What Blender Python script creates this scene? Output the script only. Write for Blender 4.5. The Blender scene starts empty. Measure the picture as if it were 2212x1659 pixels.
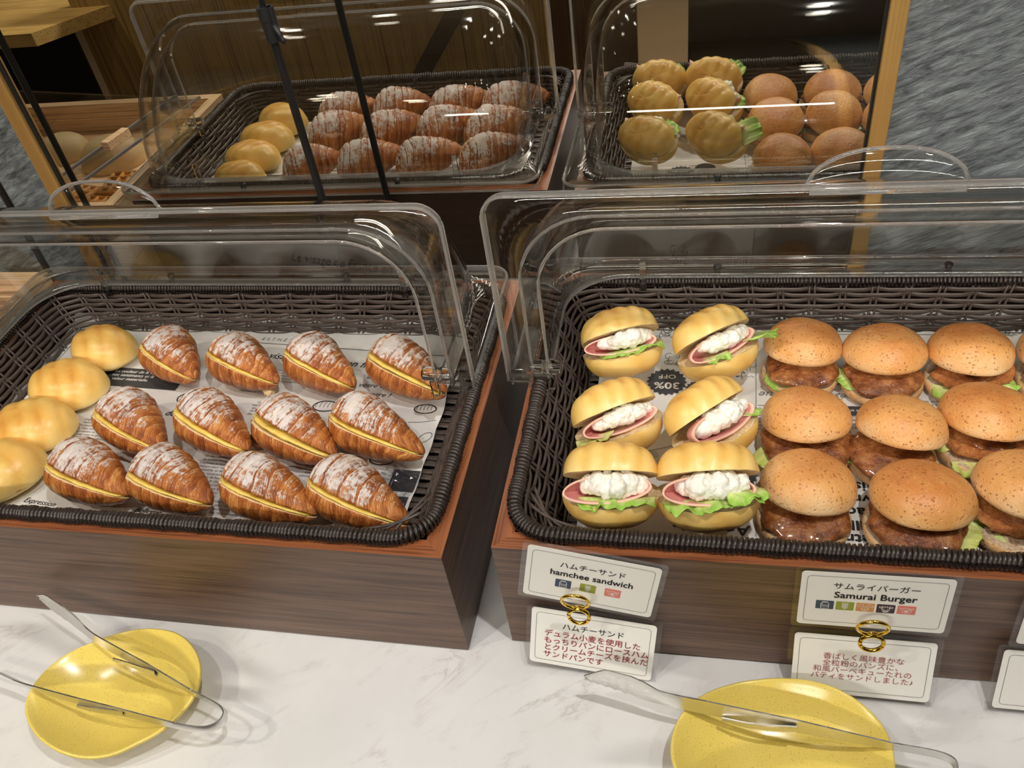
import bpy, bmesh, math, random
import numpy as np
from mathutils import Vector, Matrix, noise

S = bpy.context.scene
COL = S.collection
PI = math.pi

# ------------------------------------------------------------------ camera
cam_d = bpy.data.cameras.new('camera')
cam = bpy.data.objects.new('camera', cam_d)
COL.objects.link(cam)
FOCAL = 1850.03                                    # pixels on a 2212 px wide frame
cam_d.sensor_fit = 'HORIZONTAL'
cam_d.sensor_width = 36.0
cam_d.lens = FOCAL * 36.0 / 2212.0
cam_d.clip_start = 0.02
_r = Vector((0.9765, 0.1746, -0.1262)).normalized()
_f = Vector((-0.2141, 0.7195, -0.6607)).normalized()
_u = _r.cross(_f).normalized()
_r = _f.cross(_u).normalized()
M = Matrix((( _r.x, _u.x, -_f.x, 0.1994), (_r.y, _u.y, -_f.y, -0.4030), (_r.z, _u.z, -_f.z, 0.6699), (0, 0, 0, 1)))
cam.matrix_world = M
S.camera = cam

# ------------------------------------------------------------------ world, lamps, exposure
W = bpy.data.worlds.new('world')
S.world = W
W.use_nodes = True
W.node_tree.nodes['Background'].inputs[0].default_value = (0.55, 0.50, 0.44, 1)
W.node_tree.nodes['Background'].inputs[1].default_value = 0.25

CEIL = 1.75
def spot(name, loc, target, power, color, size=70, blend=0.5, radius=0.022):
    d = bpy.data.lights.new(name, 'SPOT')
    d.energy = power; d.color = color; d.spot_size = math.radians(size); d.spot_blend = blend
    d.shadow_soft_size = radius
    o = bpy.data.objects.new(name, d)
    o.location = loc
    o.rotation_euler = (Vector(target) - Vector(loc)).to_track_quat('-Z', 'Y').to_euler()
    COL.objects.link(o)
    return o
NEUTRAL = (1.0, 0.98, 0.95)
WARM = (1.0, 0.89, 0.72)
LAMPS = [((-0.36, -0.42), (-0.30, 0.08, 0.05), 11.5, NEUTRAL), ((-1.05, -0.55), (-0.25, 0.05, 0.05), 18, WARM),
         ((0.47, -0.27), (0.30, 0.12, 0.05), 27, NEUTRAL), ((0.95, -0.36), (0.25, 0.10, 0.05), 7, WARM)]
for (x, y), tg, p, c in LAMPS:
    spot('spot_lamp', (x, y, CEIL - 0.25), tg, p, c)
for x, y in ((-2.4, -0.75), (-0.9, -1.1), (1.2, -1.9)):  # added fill lamps, out of view, light floor and island for bounce
    spot('room_fill_spot', (x, y, CEIL - 0.03), (x, y - 0.15, -0.8), 26, WARM, 95, 0.7, 0.03)

def strip_lamp(name, loc, sx, sy, power, color):
    d = bpy.data.lights.new(name, 'AREA'); d.shape = 'RECTANGLE'; d.size = sx; d.size_y = sy; d.energy = power; d.color = color
    o = bpy.data.objects.new(name, d); o.location = loc; COL.objects.link(o); return o
STRIPS = [(0.6, -2.3, 3.2, 0.16, 92)]
for x, y, sx, sy, p in STRIPS:
    strip_lamp('strip_lamp', (x, y, CEIL - 0.022), sx, sy, p, (1.0, 0.95, 0.87))

S.view_settings.view_transform = 'Standard'
S.view_settings.look = 'None'
S.view_settings.gamma = 1.0
S.view_settings.use_curve_mapping = False
S.view_settings.exposure = 0.26
S.cycles.transparent_max_bounces = 40
S.cycles.max_bounces = 16
S.cycles.transmission_bounces = 12
S.cycles.glossy_bounces = 6

# ------------------------------------------------------------------ helpers
def srgb(r, g, b):
    f = lambda c: (c / 12.92 if c <= 0.04045 else ((c + 0.055) / 1.055) ** 2.4)
    return (f(r / 255), f(g / 255), f(b / 255), 1)

class NT:
    """Small helper around a material's node tree."""
    def __init__(self, name):
        self.m = bpy.data.materials.new(name); self.m.use_nodes = True
        self.t = self.m.node_tree; self.t.nodes.clear()
        self.out = self.n('ShaderNodeOutputMaterial')
    def n(self, typ, **kw):
        x = self.t.nodes.new(typ)
        for k, v in kw.items(): setattr(x, k, v)
        return x
    def l(self, a, b): self.t.links.new(a, b)
    def set(self, sock, v):
        if hasattr(v, 'is_linked') or isinstance(v, bpy.types.NodeSocket): self.l(v, sock)
        else: sock.default_value = v
    def bsdf(self, **kw):
        b = self.n('ShaderNodeBsdfPrincipled')
        for k, v in kw.items(): self.set(b.inputs[k.replace('_', ' ')], v)
        self.l(b.outputs[0], self.out.inputs[0])
        return b
    def coords(self, scale=(1, 1, 1), rand=False, rot=(0, 0, 0)):
        tc = self.n('ShaderNodeTexCoord'); mp = self.n('ShaderNodeMapping')
        mp.inputs['Scale'].default_value = scale; mp.inputs['Rotation'].default_value = rot
        src = tc.outputs['Object']
        if rand:
            oi = self.n('ShaderNodeObjectInfo'); a = self.n('ShaderNodeVectorMath', operation='SCALE')
            a.inputs[0].default_value = (7.1, 3.3, 5.7); self.l(oi.outputs['Random'], a.inputs['Scale'])
            b = self.n('ShaderNodeVectorMath', operation='ADD'); self.l(src, b.inputs[0]); self.l(a.outputs[0], b.inputs[1]); src = b.outputs[0]
        if rot != (0, 0, 0):                      # turn first, then stretch
            m0 = self.n('ShaderNodeMapping'); m0.inputs['Rotation'].default_value = rot; mp.inputs['Rotation'].default_value = (0, 0, 0)
            self.l(src, m0.inputs[0]); src = m0.outputs[0]
        self.l(src, mp.inputs[0])
        return mp.outputs[0]
    def noise(self, vec, scale, detail=3, rough=0.55, dist=0.0):
        x = self.n('ShaderNodeTexNoise'); self.l(vec, x.inputs['Vector'])
        x.inputs['Scale'].default_value = scale; x.inputs['Detail'].default_value = detail
        x.inputs['Roughness'].default_value = rough; x.inputs['Distortion'].default_value = dist
        return x.outputs['Fac']
    def ramp(self, fac, stops):
        x = self.n('ShaderNodeValToRGB'); self.l(fac, x.inputs[0])
        e = x.color_ramp.elements
        while len(e) < len(stops): e.new(0.5)
        for el, (p, c) in zip(e, stops):
            el.position = p; el.color = c if len(c) == 4 else (*c, 1)
        return x.outputs[0]
    def math(self, op, a, b=0.0, clamp=False):
        x = self.n('ShaderNodeMath', operation=op); x.use_clamp = clamp
        self.set(x.inputs[0], a); self.set(x.inputs[1], b)
        return x.outputs[0]
    def mix(self, fac, a, b):
        x = self.n('ShaderNodeMix', data_type='RGBA')
        self.set(x.inputs[0], fac); self.set(x.inputs[6], a); self.set(x.inputs[7], b)
        return x.outputs[2]
    def bump(self, h, strength, dist, b):
        x = self.n('ShaderNodeBump'); self.l(h, x.inputs['Height'])
        x.inputs['Strength'].default_value = strength; x.inputs['Distance'].default_value = dist
        self.l(x.outputs[0], b.inputs['Normal'])
    def up(self):
        g = self.n('ShaderNodeNewGeometry'); s = self.n('ShaderNodeSeparateXYZ')
        self.l(g.outputs['Normal'], s.inputs[0]); return s.outputs[2]

def plain(name, col, rough=0.5, metal=0.0, spec=0.5, var=0.0, **kw):
    n = NT(name)
    b = n.bsdf(Roughness=rough, Metallic=metal, **kw)
    b.inputs['Specular IOR Level'].default_value = spec
    if var:
        f = n.noise(n.coords(), 60, 3)
        c2 = tuple(c * (1 - var) for c in col[:3]) + (1,)
        n.l(n.ramp(f, [(0.3, c2), (0.7, col)]), b.inputs['Base Color'])
    else:
        b.inputs['Base Color'].default_value = col
    return n.m

def wood(name, dark, light, axis='x', rough=0.4, fine=1.0):
    n = NT(name)
    sc = {'x': (1.2, 30, 30), 'y': (30, 1.2, 30), 'z': (30, 30, 1.2)}[axis]
    v = n.coords(sc)
    f = n.noise(v, 4.0 * fine, 5, 0.6, 0.6)
    v2 = n.coords(tuple(s * (7 if s > 5 else 3.0) for s in sc))
    p = n.noise(v2, 3.0 * fine, 2, 0.5)
    col = n.ramp(f, [(0.30, dark), (0.52, tuple((a + b) / 2 for a, b in zip(dark, light))), (0.75, light)])
    pores = n.ramp(p, [(0.36, (0.45, 0.42, 0.40)), (0.47, (1, 1, 1))])
    mx = n.n('ShaderNodeMix', data_type='RGBA', blend_type='MULTIPLY')
    mx.inputs[0].default_value = 0.75; n.l(col, mx.inputs[6]); n.l(pores, mx.inputs[7])
    b = n.bsdf(Roughness=rough)
    n.l(mx.outputs[2], b.inputs['Base Color'])
    n.bump(p, 0.15, 0.0006, b)
    return n.m

# ---- materials
MAT = {}
def mk_materials():
    MAT['walnut'] = wood('walnut', srgb(78, 56, 45), srgb(126, 98, 80), 'x')
    MAT['walnut_side'] = wood('walnut_side', srgb(72, 52, 44), srgb(112, 86, 72), 'y')
    MAT['edge_x'] = wood('mahogany_edge', srgb(128, 74, 46), srgb(172, 106, 66), 'x', 0.35)
    MAT['edge_y'] = wood('mahogany_edge_side', srgb(128, 74, 46), srgb(172, 106, 66), 'y', 0.35)
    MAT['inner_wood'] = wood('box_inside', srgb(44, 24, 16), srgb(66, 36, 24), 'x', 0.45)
    MAT['light_wood'] = wood('light_wood', srgb(238, 196, 150), srgb(250, 220, 180), 'x', 0.4, 0.6)
    MAT['light_wood_y'] = wood('light_wood_side', srgb(238, 196, 150), srgb(250, 220, 180), 'y', 0.4, 0.6)
    n = NT('rattan'); v = n.coords((40, 40, 400), True); f = n.noise(v, 3, 3)
    b = n.bsdf(Roughness=0.38)
    n.l(n.ramp(f, [(0.3, srgb(62, 52, 47)), (0.7, srgb(92, 80, 74))]), b.inputs['Base Color']); n.bump(f, 0.15, 0.0004, b)
    MAT['rattan'] = n.m
    n = NT('rattan_rim'); f = n.noise(n.coords((1, 1, 1)), 500, 2)
    b = n.bsdf(Roughness=0.36)
    n.l(n.ramp(f, [(0.3, srgb(38, 31, 28)), (0.7, srgb(60, 50, 45))]), b.inputs['Base Color'])
    MAT['rattan_rim'] = n.m
    # marble
    n = NT('marble'); v = n.coords((1, 1, 1), rot=(0, 0, 0.5)); vs = n.coords((1.0, 3.2, 1), rot=(0, 0, -0.62))
    w = n.noise(vs, 5, 6, 0.62, 1.2)
    vein = n.math('ABSOLUTE', n.math('SUBTRACT', w, 0.5))
    veinf = n.ramp(vein, [(0.0, (1, 1, 1)), (0.012, (0.35, 0.35, 0.35)), (0.05, (0, 0, 0))])
    patch = n.ramp(n.noise(v, 14, 4, 0.6), [(0.47, (0, 0, 0)), (0.66, (1, 1, 1))])
    mm = n.math('MULTIPLY', veinf, patch)
    cloud = n.noise(v, 4, 5, 0.6)
    base = n.ramp(cloud, [(0.3, srgb(212, 211, 210)), (0.7, srgb(228, 228, 229))])
    col = n.mix(n.math('MULTIPLY', mm, 0.45), base, srgb(150, 132, 128))
    b = n.bsdf(Roughness=0.22); n.l(col, b.inputs['Base Color'])
    MAT['marble'] = n.m
    # slate
    n = NT('slate'); v = n.coords((11, 11, 46), rot=(0, 0.42, 0))
    f = n.noise(v, 3.0, 8, 0.68, 0.5); g = n.noise(n.coords((1, 1, 1)), 2.2, 3)
    streak = n.ramp(n.noise(n.coords((1.2, 1, 10), rot=(0, 0.45, 0)), 2.4, 6, 0.65, 0.4), [(0.58, (0, 0, 0)), (0.72, (1, 1, 1))])
    col = n.ramp(f, [(0.3, srgb(62, 68, 72)), (0.68, srgb(172, 181, 185))])
    col = n.mix(n.math('MULTIPLY', streak, 0.30), col, srgb(168, 168, 164))
    b = n.bsdf(Roughness=0.55); n.l(col, b.inputs['Base Color']); n.bump(f, 1.0, 0.010, b)
    MAT['slate'] = n.m
    n = NT('gold_frame'); f = n.noise(n.coords((200, 200, 2)), 2, 2)
    b = n.bsdf(Metallic=0.7, Base_Color=srgb(208, 166, 98)); n.l(n.ramp(f, [(0.3, (0.40,) * 3), (0.7, (0.52,) * 3)]), b.inputs['Roughness'])
    MAT['gold_frame'] = n.m
    MAT['gold'] = plain('polished_gold', srgb(238, 200, 92), 0.12, 1.0)
    MAT['mirror'] = plain('mirror_glass', (0.80, 0.79, 0.74, 1), 0.0, 1.0)
    n = NT('steel'); f = n.noise(n.coords((30, 30, 400)), 3, 3)
    b = n.bsdf(Metallic=1.0, Base_Color=(0.74, 0.73, 0.70, 1)); n.l(n.ramp(f, [(0.3, (0.26,) * 3), (0.7, (0.40,) * 3)]), b.inputs['Roughness'])
    MAT['steel'] = n.m
    MAT['shaded_back'] = wood('shaded_back', srgb(40, 22, 14), srgb(58, 34, 22), 'x', 0.5)  # back boards darkened: shade behind the boxes is put into the colour
    MAT['black'] = plain('black_plastic', srgb(26, 26, 27), 0.45)
    MAT['black_satin'] = plain('black_satin_metal', srgb(22, 22, 23), 0.3)
    MAT['dark_panel'] = plain('dark_panel', srgb(20, 20, 18), 0.35)
    n = NT('yellow_glaze'); v = n.coords(); sp = n.noise(v, 900, 1)
    col = n.ramp(sp, [(0.27, srgb(190, 158, 66)), (0.34, srgb(228, 204, 102)), (0.8, srgb(232, 210, 112))])
    b = n.bsdf(Roughness=0.22); n.l(col, b.inputs['Base Color'])
    MAT['yellow'] = n.m
    # clear acrylic: sheet that lets light pass, Fresnel on both faces
    def acrylic(name, tint, rough=0.02, boost=1.0):
        n = NT(name)
        g = n.n('ShaderNodeNewGeometry'); fr = n.n('ShaderNodeFresnel')
        ior = n.n('ShaderNodeMix', data_type='FLOAT'); n.l(g.outputs['Backfacing'], ior.inputs[0])
        ior.inputs[2].default_value = 1.49; ior.inputs[3].default_value = 1 / 1.49
        n.l(ior.outputs[0], fr.inputs['IOR'])
        tr = n.n('ShaderNodeBsdfTransparent'); tr.inputs[0].default_value = tint
        gl = n.n('ShaderNodeBsdfGlossy'); gl.inputs['Roughness'].default_value = rough
        mx = n.n('ShaderNodeMixShader')
        n.l(n.math('MULTIPLY', fr.outputs[0], boost, True), mx.inputs[0])
        n.l(tr.outputs[0], mx.inputs[1]); n.l(gl.outputs[0], mx.inputs[2]); n.l(mx.outputs[0], n.out.inputs[0])
        return n.m
    MAT['acrylic'] = acrylic('clear_acrylic', (0.965, 0.965, 0.955, 1), 0.03, 1.4)
    MAT['film'] = acrylic('clear_film', (0.93, 0.94, 0.95, 1), 0.08, 1.6)
    MAT['laminate'] = acrylic('laminate', (0.97, 0.97, 0.97, 1), 0.06)
    n = NT('acrylic_bead'); gl = n.n('ShaderNodeBsdfGlass'); gl.inputs['IOR'].default_value = 1.49
    gl.inputs['Roughness'].default_value = 0.03; gl.inputs['Color'].default_value = (0.97, 0.97, 0.96, 1)
    df = n.n('ShaderNodeBsdfTranslucent'); df.inputs[0].default_value = (0.92, 0.92, 0.93, 1); d2 = n.n('ShaderNodeBsdfDiffuse'); d2.inputs[0].default_value = (0.92, 0.92, 0.93, 1)
    ad = n.n('ShaderNodeMixShader'); n.l(df.outputs[0], ad.inputs[1]); n.l(d2.outputs[0], ad.inputs[2])
    mx = n.n('ShaderNodeMixShader'); mx.inputs[0].default_value = 0.16; n.l(gl.outputs[0], mx.inputs[1]); n.l(ad.outputs[0], mx.inputs[2]); n.l(mx.outputs[0], n.out.inputs[0]); MAT['bead'] = n.m
    n = NT('clear_block'); gl = n.n('ShaderNodeBsdfGlass'); gl.inputs['IOR'].default_value = 1.49; gl.inputs['Roughness'].default_value = 0.02; gl.inputs['Color'].default_value = (0.98, 0.98, 0.975, 1); n.l(gl.outputs[0], n.out.inputs[0]); MAT['clear'] = n.m
    # paper and print
    n = NT('paper'); f = n.noise(n.coords(), 30, 3)
    b = n.bsdf(Roughness=0.7); n.l(n.ramp(f, [(0.3, srgb(222, 220, 216)), (0.7, srgb(236, 234, 230))]), b.inputs['Base Color'])
    MAT['paper'] = n.m
    MAT['card'] = plain('card_paper', srgb(243, 242, 236), 0.5)
    MAT['ink'] = plain('black_ink', srgb(28, 27, 27), 0.6)
    MAT['ink_grey'] = plain('grey_ink', srgb(120, 120, 122), 0.6)
    MAT['ink_dark'] = plain('charcoal_ink', srgb(62, 62, 66), 0.6)
    MAT['ink_light'] = plain('light_grey_ink', srgb(186, 185, 183), 0.6)
    MAT['red_ink'] = plain('red_ink', srgb(150, 32, 34), 0.6)
    MAT['pink_ink'] = plain('rose_ink', srgb(158, 74, 76), 0.6)
    MAT['white_ink'] = plain('white_ink', srgb(240, 238, 232), 0.6)
    for k, c in (('milk', (58, 76, 96)), ('wheat', (150, 160, 62)), ('soy', (214, 152, 92)), ('cow', (70, 50, 56)), ('pig', (226, 130, 116))):
        MAT['tile_' + k] = plain('tile_' + k, srgb(*c), 0.5)
    # croissant
    n = NT('croissant_crust'); v = n.coords((1, 1, 1), True)
    def at(k):
        x = n.n('ShaderNodeAttribute'); x.attribute_name = k; return x.outputs['Fac']
    oi = n.n('ShaderNodeObjectInfo')
    cv = n.n('ShaderNodeCombineXYZ'); n.l(n.math('MULTIPLY', at('lam'), 11.0), cv.inputs[0]); n.l(n.math('MULTIPLY', at('tha'), 1.6), cv.inputs[1]); n.l(n.math('MULTIPLY', oi.outputs['Random'], 40.0), cv.inputs[2])
    streak = n.noise(cv.outputs[0], 1.0, 5, 0.62, 0.9)
    fl = n.noise(v, 230, 4, 0.65, 0.4)
    k = n.math('ADD', n.math('MULTIPLY', at('brown'), 0.55), n.math('MULTIPLY', fl, 0.22))
    k = n.math('ADD', k, n.math('MULTIPLY', n.math('SUBTRACT', streak, 0.5), 1.05))
    crust = n.ramp(k, [(0.06, srgb(232, 176, 104)), (0.26, srgb(200, 124, 60)), (0.48, srgb(154, 82, 38)), (0.76, srgb(92, 44, 24))])
    big = n.noise(v, 60, 3, 0.6); fine = n.noise(v, 1000, 3, 0.75); mid = n.noise(v, 240, 4, 0.65)
    m1 = n.math('ADD', n.math('MULTIPLY', n.up(), 0.55), n.math('MULTIPLY', big, 0.95))
    m1 = n.math('ADD', m1, n.math('MULTIPLY', mid, 0.75))
    m1 = n.math('ADD', m1, n.math('MULTIPLY', n.math('SUBTRACT', 0.5, streak), 0.9))
    m1 = n.math('SUBTRACT', n.math('ADD', m1, n.math('MULTIPLY', at('dust'), 0.60)), 1.57)
    m2 = n.math('MULTIPLY', m1, 1.9, True)
    m3 = n.math('MULTIPLY', n.math('SUBTRACT', n.math('ADD', n.math('MULTIPLY', m2, 0.85), n.math('MULTIPLY', fine, 1.1)), 0.80), 3.0, True)
    sug = n.math('MULTIPLY', m3, 0.84)
    b = n.bsdf(Roughness=0.34)
    n.l(n.mix(sug, crust, srgb(236, 231, 228)), b.inputs['Base Color'])
    n.l(n.math('ADD', 0.27, n.math('MULTIPLY', sug, 0.6)), b.inputs['Roughness'])
    n.bump(n.math('ADD', n.math('ADD', fl, n.math('MULTIPLY', m3, 0.2)), n.math('MULTIPLY', streak, -1.1)), 0.7, 0.0018, b)
    MAT['croissant'] = n.m
    n = NT('crumb'); f = n.noise(n.coords((1, 1, 1), True), 420, 4, 0.7)
    b = n.bsdf(Roughness=0.8); n.l(n.ramp(f, [(0.3, srgb(206, 168, 110)), (0.7, srgb(244, 226, 184))]), b.inputs['Base Color']); n.bump(f, 0.7, 0.0015, b)
    MAT['crumb'] = n.m
    n = NT('wheat_crumb'); f = n.noise(n.coords((1, 1, 1), True), 420, 4, 0.7)
    b = n.bsdf(Roughness=0.85); n.l(n.ramp(f, [(0.3, srgb(176, 140, 104)), (0.65, srgb(232, 208, 176))]), b.inputs['Base Color']); n.bump(f, 0.7, 0.0015, b)
    MAT['wheat_crumb'] = n.m
    n = NT('custard'); f = n.noise(n.coords((1, 1, 1), True), 120, 3)
    b = n.bsdf(Roughness=0.28); n.l(n.ramp(f, [(0.3, srgb(226, 190, 82)), (0.7, srgb(245, 220, 124))]), b.inputs['Base Color']); n.bump(f, 0.2, 0.001, b)
    MAT['custard'] = n.m
    # butter roll crust
    n = NT('butter_roll_crust'); v = n.coords((1, 1, 1), True)
    at = n.n('ShaderNodeAttribute'); at.attribute_name = 'brown'
    k = n.math('ADD', n.math('MULTIPLY', at.outputs['Fac'], 0.85), n.math('MULTIPLY', n.noise(v, 45, 4, 0.6), 0.35))
    c = n.ramp(k, [(0.20, srgb(244, 218, 146)), (0.46, srgb(238, 196, 108)), (0.72, srgb(222, 164, 76)), (0.95, srgb(196, 126, 52))])
    b = n.bsdf(Roughness=0.36); n.l(c, b.inputs['Base Color']); n.bump(n.noise(v, 160, 3), 0.25, 0.0012, b)
    MAT['roll'] = n.m
    # wholewheat bun
    n = NT('wholewheat_crust'); v = n.coords((1, 1, 1), True)
    at = n.n('ShaderNodeAttribute'); at.attribute_name = 'brown'
    oi = n.n('ShaderNodeObjectInfo')
    k = n.math('ADD', n.math('MULTIPLY', at.outputs['Fac'], 0.62), n.math('MULTIPLY', n.noise(v, 60, 4, 0.6), 0.35))
    k = n.math('ADD', k, n.math('MULTIPLY', oi.outputs['Random'], 0.10))
    c = n.ramp(k, [(0.15, srgb(242, 208, 160)), (0.42, srgb(226, 166, 98)), (0.68, srgb(202, 128, 64)), (0.95, srgb(156, 86, 40))])
    vo = n.n('ShaderNodeTexVoronoi'); n.l(v, vo.inputs['Vector']); vo.inputs['Scale'].default_value = 300
    spk = n.ramp(vo.outputs['Distance'], [(0.16, (1, 1, 1)), (0.36, (0, 0, 0))])
    gate = n.ramp(n.noise(v, 170, 2), [(0.47, (0, 0, 0)), (0.54, (1, 1, 1))])
    pale = n.ramp(n.noise(n.coords((1, 1, 2.5), True), 420, 3, 0.7, 1.5), [(0.56, (0, 0, 0)), (0.66, (1, 1, 1))])
    c = n.mix(n.math('MULTIPLY', pale, 0.30), c, srgb(250, 214, 160))
    c = n.mix(n.math('MULTIPLY', n.math('MULTIPLY', spk, gate), 0.66), c, srgb(140, 70, 34))
    b = n.bsdf(Roughness=0.36); n.l(c, b.inputs['Base Color'])
    n.bump(n.math('ADD', n.noise(v, 260, 4, 0.7), n.math('MULTIPLY', spk, -0.5)), 0.4, 0.0016, b)
    MAT['bun'] = n.m
    n = NT('glazed_patty'); v = n.coords((1, 1, 1), True); f = n.noise(v, 90, 5, 0.65)
    c = n.ramp(f, [(0.32, srgb(92, 44, 22)), (0.5, srgb(142, 82, 42)), (0.70, srgb(186, 128, 76))])
    b = n.bsdf(Roughness=0.2); n.l(c, b.inputs['Base Color']); n.bump(f, 0.7, 0.005, b); b.inputs['Coat Weight'].default_value = 1.0; b.inputs['Coat Roughness'].default_value = 0.08
    MAT['patty'] = n.m
    n = NT('fried_cutlet'); v = n.coords((1, 1, 1), True); f = n.noise(v, 260, 5, 0.7); g = n.noise(v, 70, 3)
    c = n.ramp(n.math('ADD', n.math('MULTIPLY', f, 0.6), n.math('MULTIPLY', g, 0.4)), [(0.3, srgb(112, 58, 24)), (0.5, srgb(178, 106, 50)), (0.7, srgb(214, 150, 84))])
    b = n.bsdf(Roughness=0.4); n.l(c, b.inputs['Base Color']); n.bump(f, 0.8, 0.003, b)
    MAT['cutlet'] = n.m
    def leaf(name, pale, green):
        n = NT(name); v = n.coords((1, 1, 1), True); at = n.n('ShaderNodeAttribute'); at.attribute_name = 'brown'
        k = n.math('ADD', at.outputs['Fac'], n.math('MULTIPLY', n.math('SUBTRACT', n.noise(v, 140, 4, 0.6), 0.5), 0.7))
        b = n.bsdf(Roughness=0.35); n.l(n.ramp(k, [(0.1, pale), (0.75, green)]), b.inputs['Base Color'])
        b.inputs['Subsurface Weight'].default_value = 0.15; b.inputs['Subsurface Radius'].default_value = (0.002, 0.003, 0.001)
        n.bump(n.noise(v, 300, 3), 0.4, 0.001, b)
        return n.m
    MAT['lettuce'] = leaf('lettuce', srgb(226, 232, 158), srgb(150, 194, 74))
    MAT['lettuce_pale'] = leaf('pale_lettuce', srgb(232, 230, 160), srgb(196, 208, 104))
    n = NT('ham'); f = n.noise(n.coords((1, 1, 1), True), 120, 3)
    b = n.bsdf(Roughness=0.35); n.l(n.ramp(f, [(0.3, srgb(226, 142, 138)), (0.7, srgb(238, 170, 162))]), b.inputs['Base Color'])
    MAT['ham'] = n.m
    MAT['ham_edge'] = plain('ham_rind', srgb(240, 190, 170), 0.4)
    n = NT('cream_cheese'); f = n.noise(n.coords((1, 1, 1), True), 380, 4, 0.65)
    b = n.bsdf(Roughness=0.45); n.l(n.ramp(f, [(0.3, srgb(232, 228, 208)), (0.6, srgb(248, 247, 240))]), b.inputs['Base Color']); n.bump(f, 0.5, 0.0015, b)
    MAT['cheese'] = n.m
    MAT['waffle'] = plain('waffle_crust', srgb(214, 150, 72), 0.45, var=0.45)
    MAT['pale_bun'] = plain('pale_bun_crust', srgb(226, 200, 150), 0.5, var=0.15)
    MAT['orange_bread'] = plain('orange_bread_crust', srgb(226, 140, 62), 0.35, var=0.25)
    MAT['tan_panel'] = wood('tan_panel', srgb(164, 132, 78), srgb(186, 154, 96), 'z', 0.5, 0.3)
    MAT['oak_top'] = wood('oak_top', srgb(196, 158, 92), srgb(214, 180, 112), 'x', 0.4, 0.4)
    MAT['brown_panel'] = wood('brown_panel', srgb(92, 66, 44), srgb(112, 82, 56), 'z', 0.5, 0.3)
    MAT['floor'] = plain('floor_stone', srgb(112, 92, 68), 0.4, var=0.12)
    MAT['ceiling'] = plain('ceiling_paint', srgb(214, 204, 188), 0.8)
    MAT['wall'] = plain('wall_paint', srgb(120, 104, 82), 0.8)
    MAT['cabinet'] = plain('counter_cabinet', srgb(70, 50, 38), 0.5)
    n = NT('lamp_glow'); e = n.n('ShaderNodeEmission'); e.inputs[0].default_value = (1, 0.93, 0.82, 1); e.inputs[1].default_value = 30
    n.l(e.outputs[0], n.out.inputs[0]); MAT['glow'] = n.m
mk_materials()
n = NT('diffuser_glow'); e = n.n('ShaderNodeEmission'); e.inputs[0].default_value = (1, 0.92, 0.80, 1); e.inputs[1].default_value = 6
n.l(e.outputs[0], n.out.inputs[0]); MAT['glow_soft'] = n.m

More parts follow.
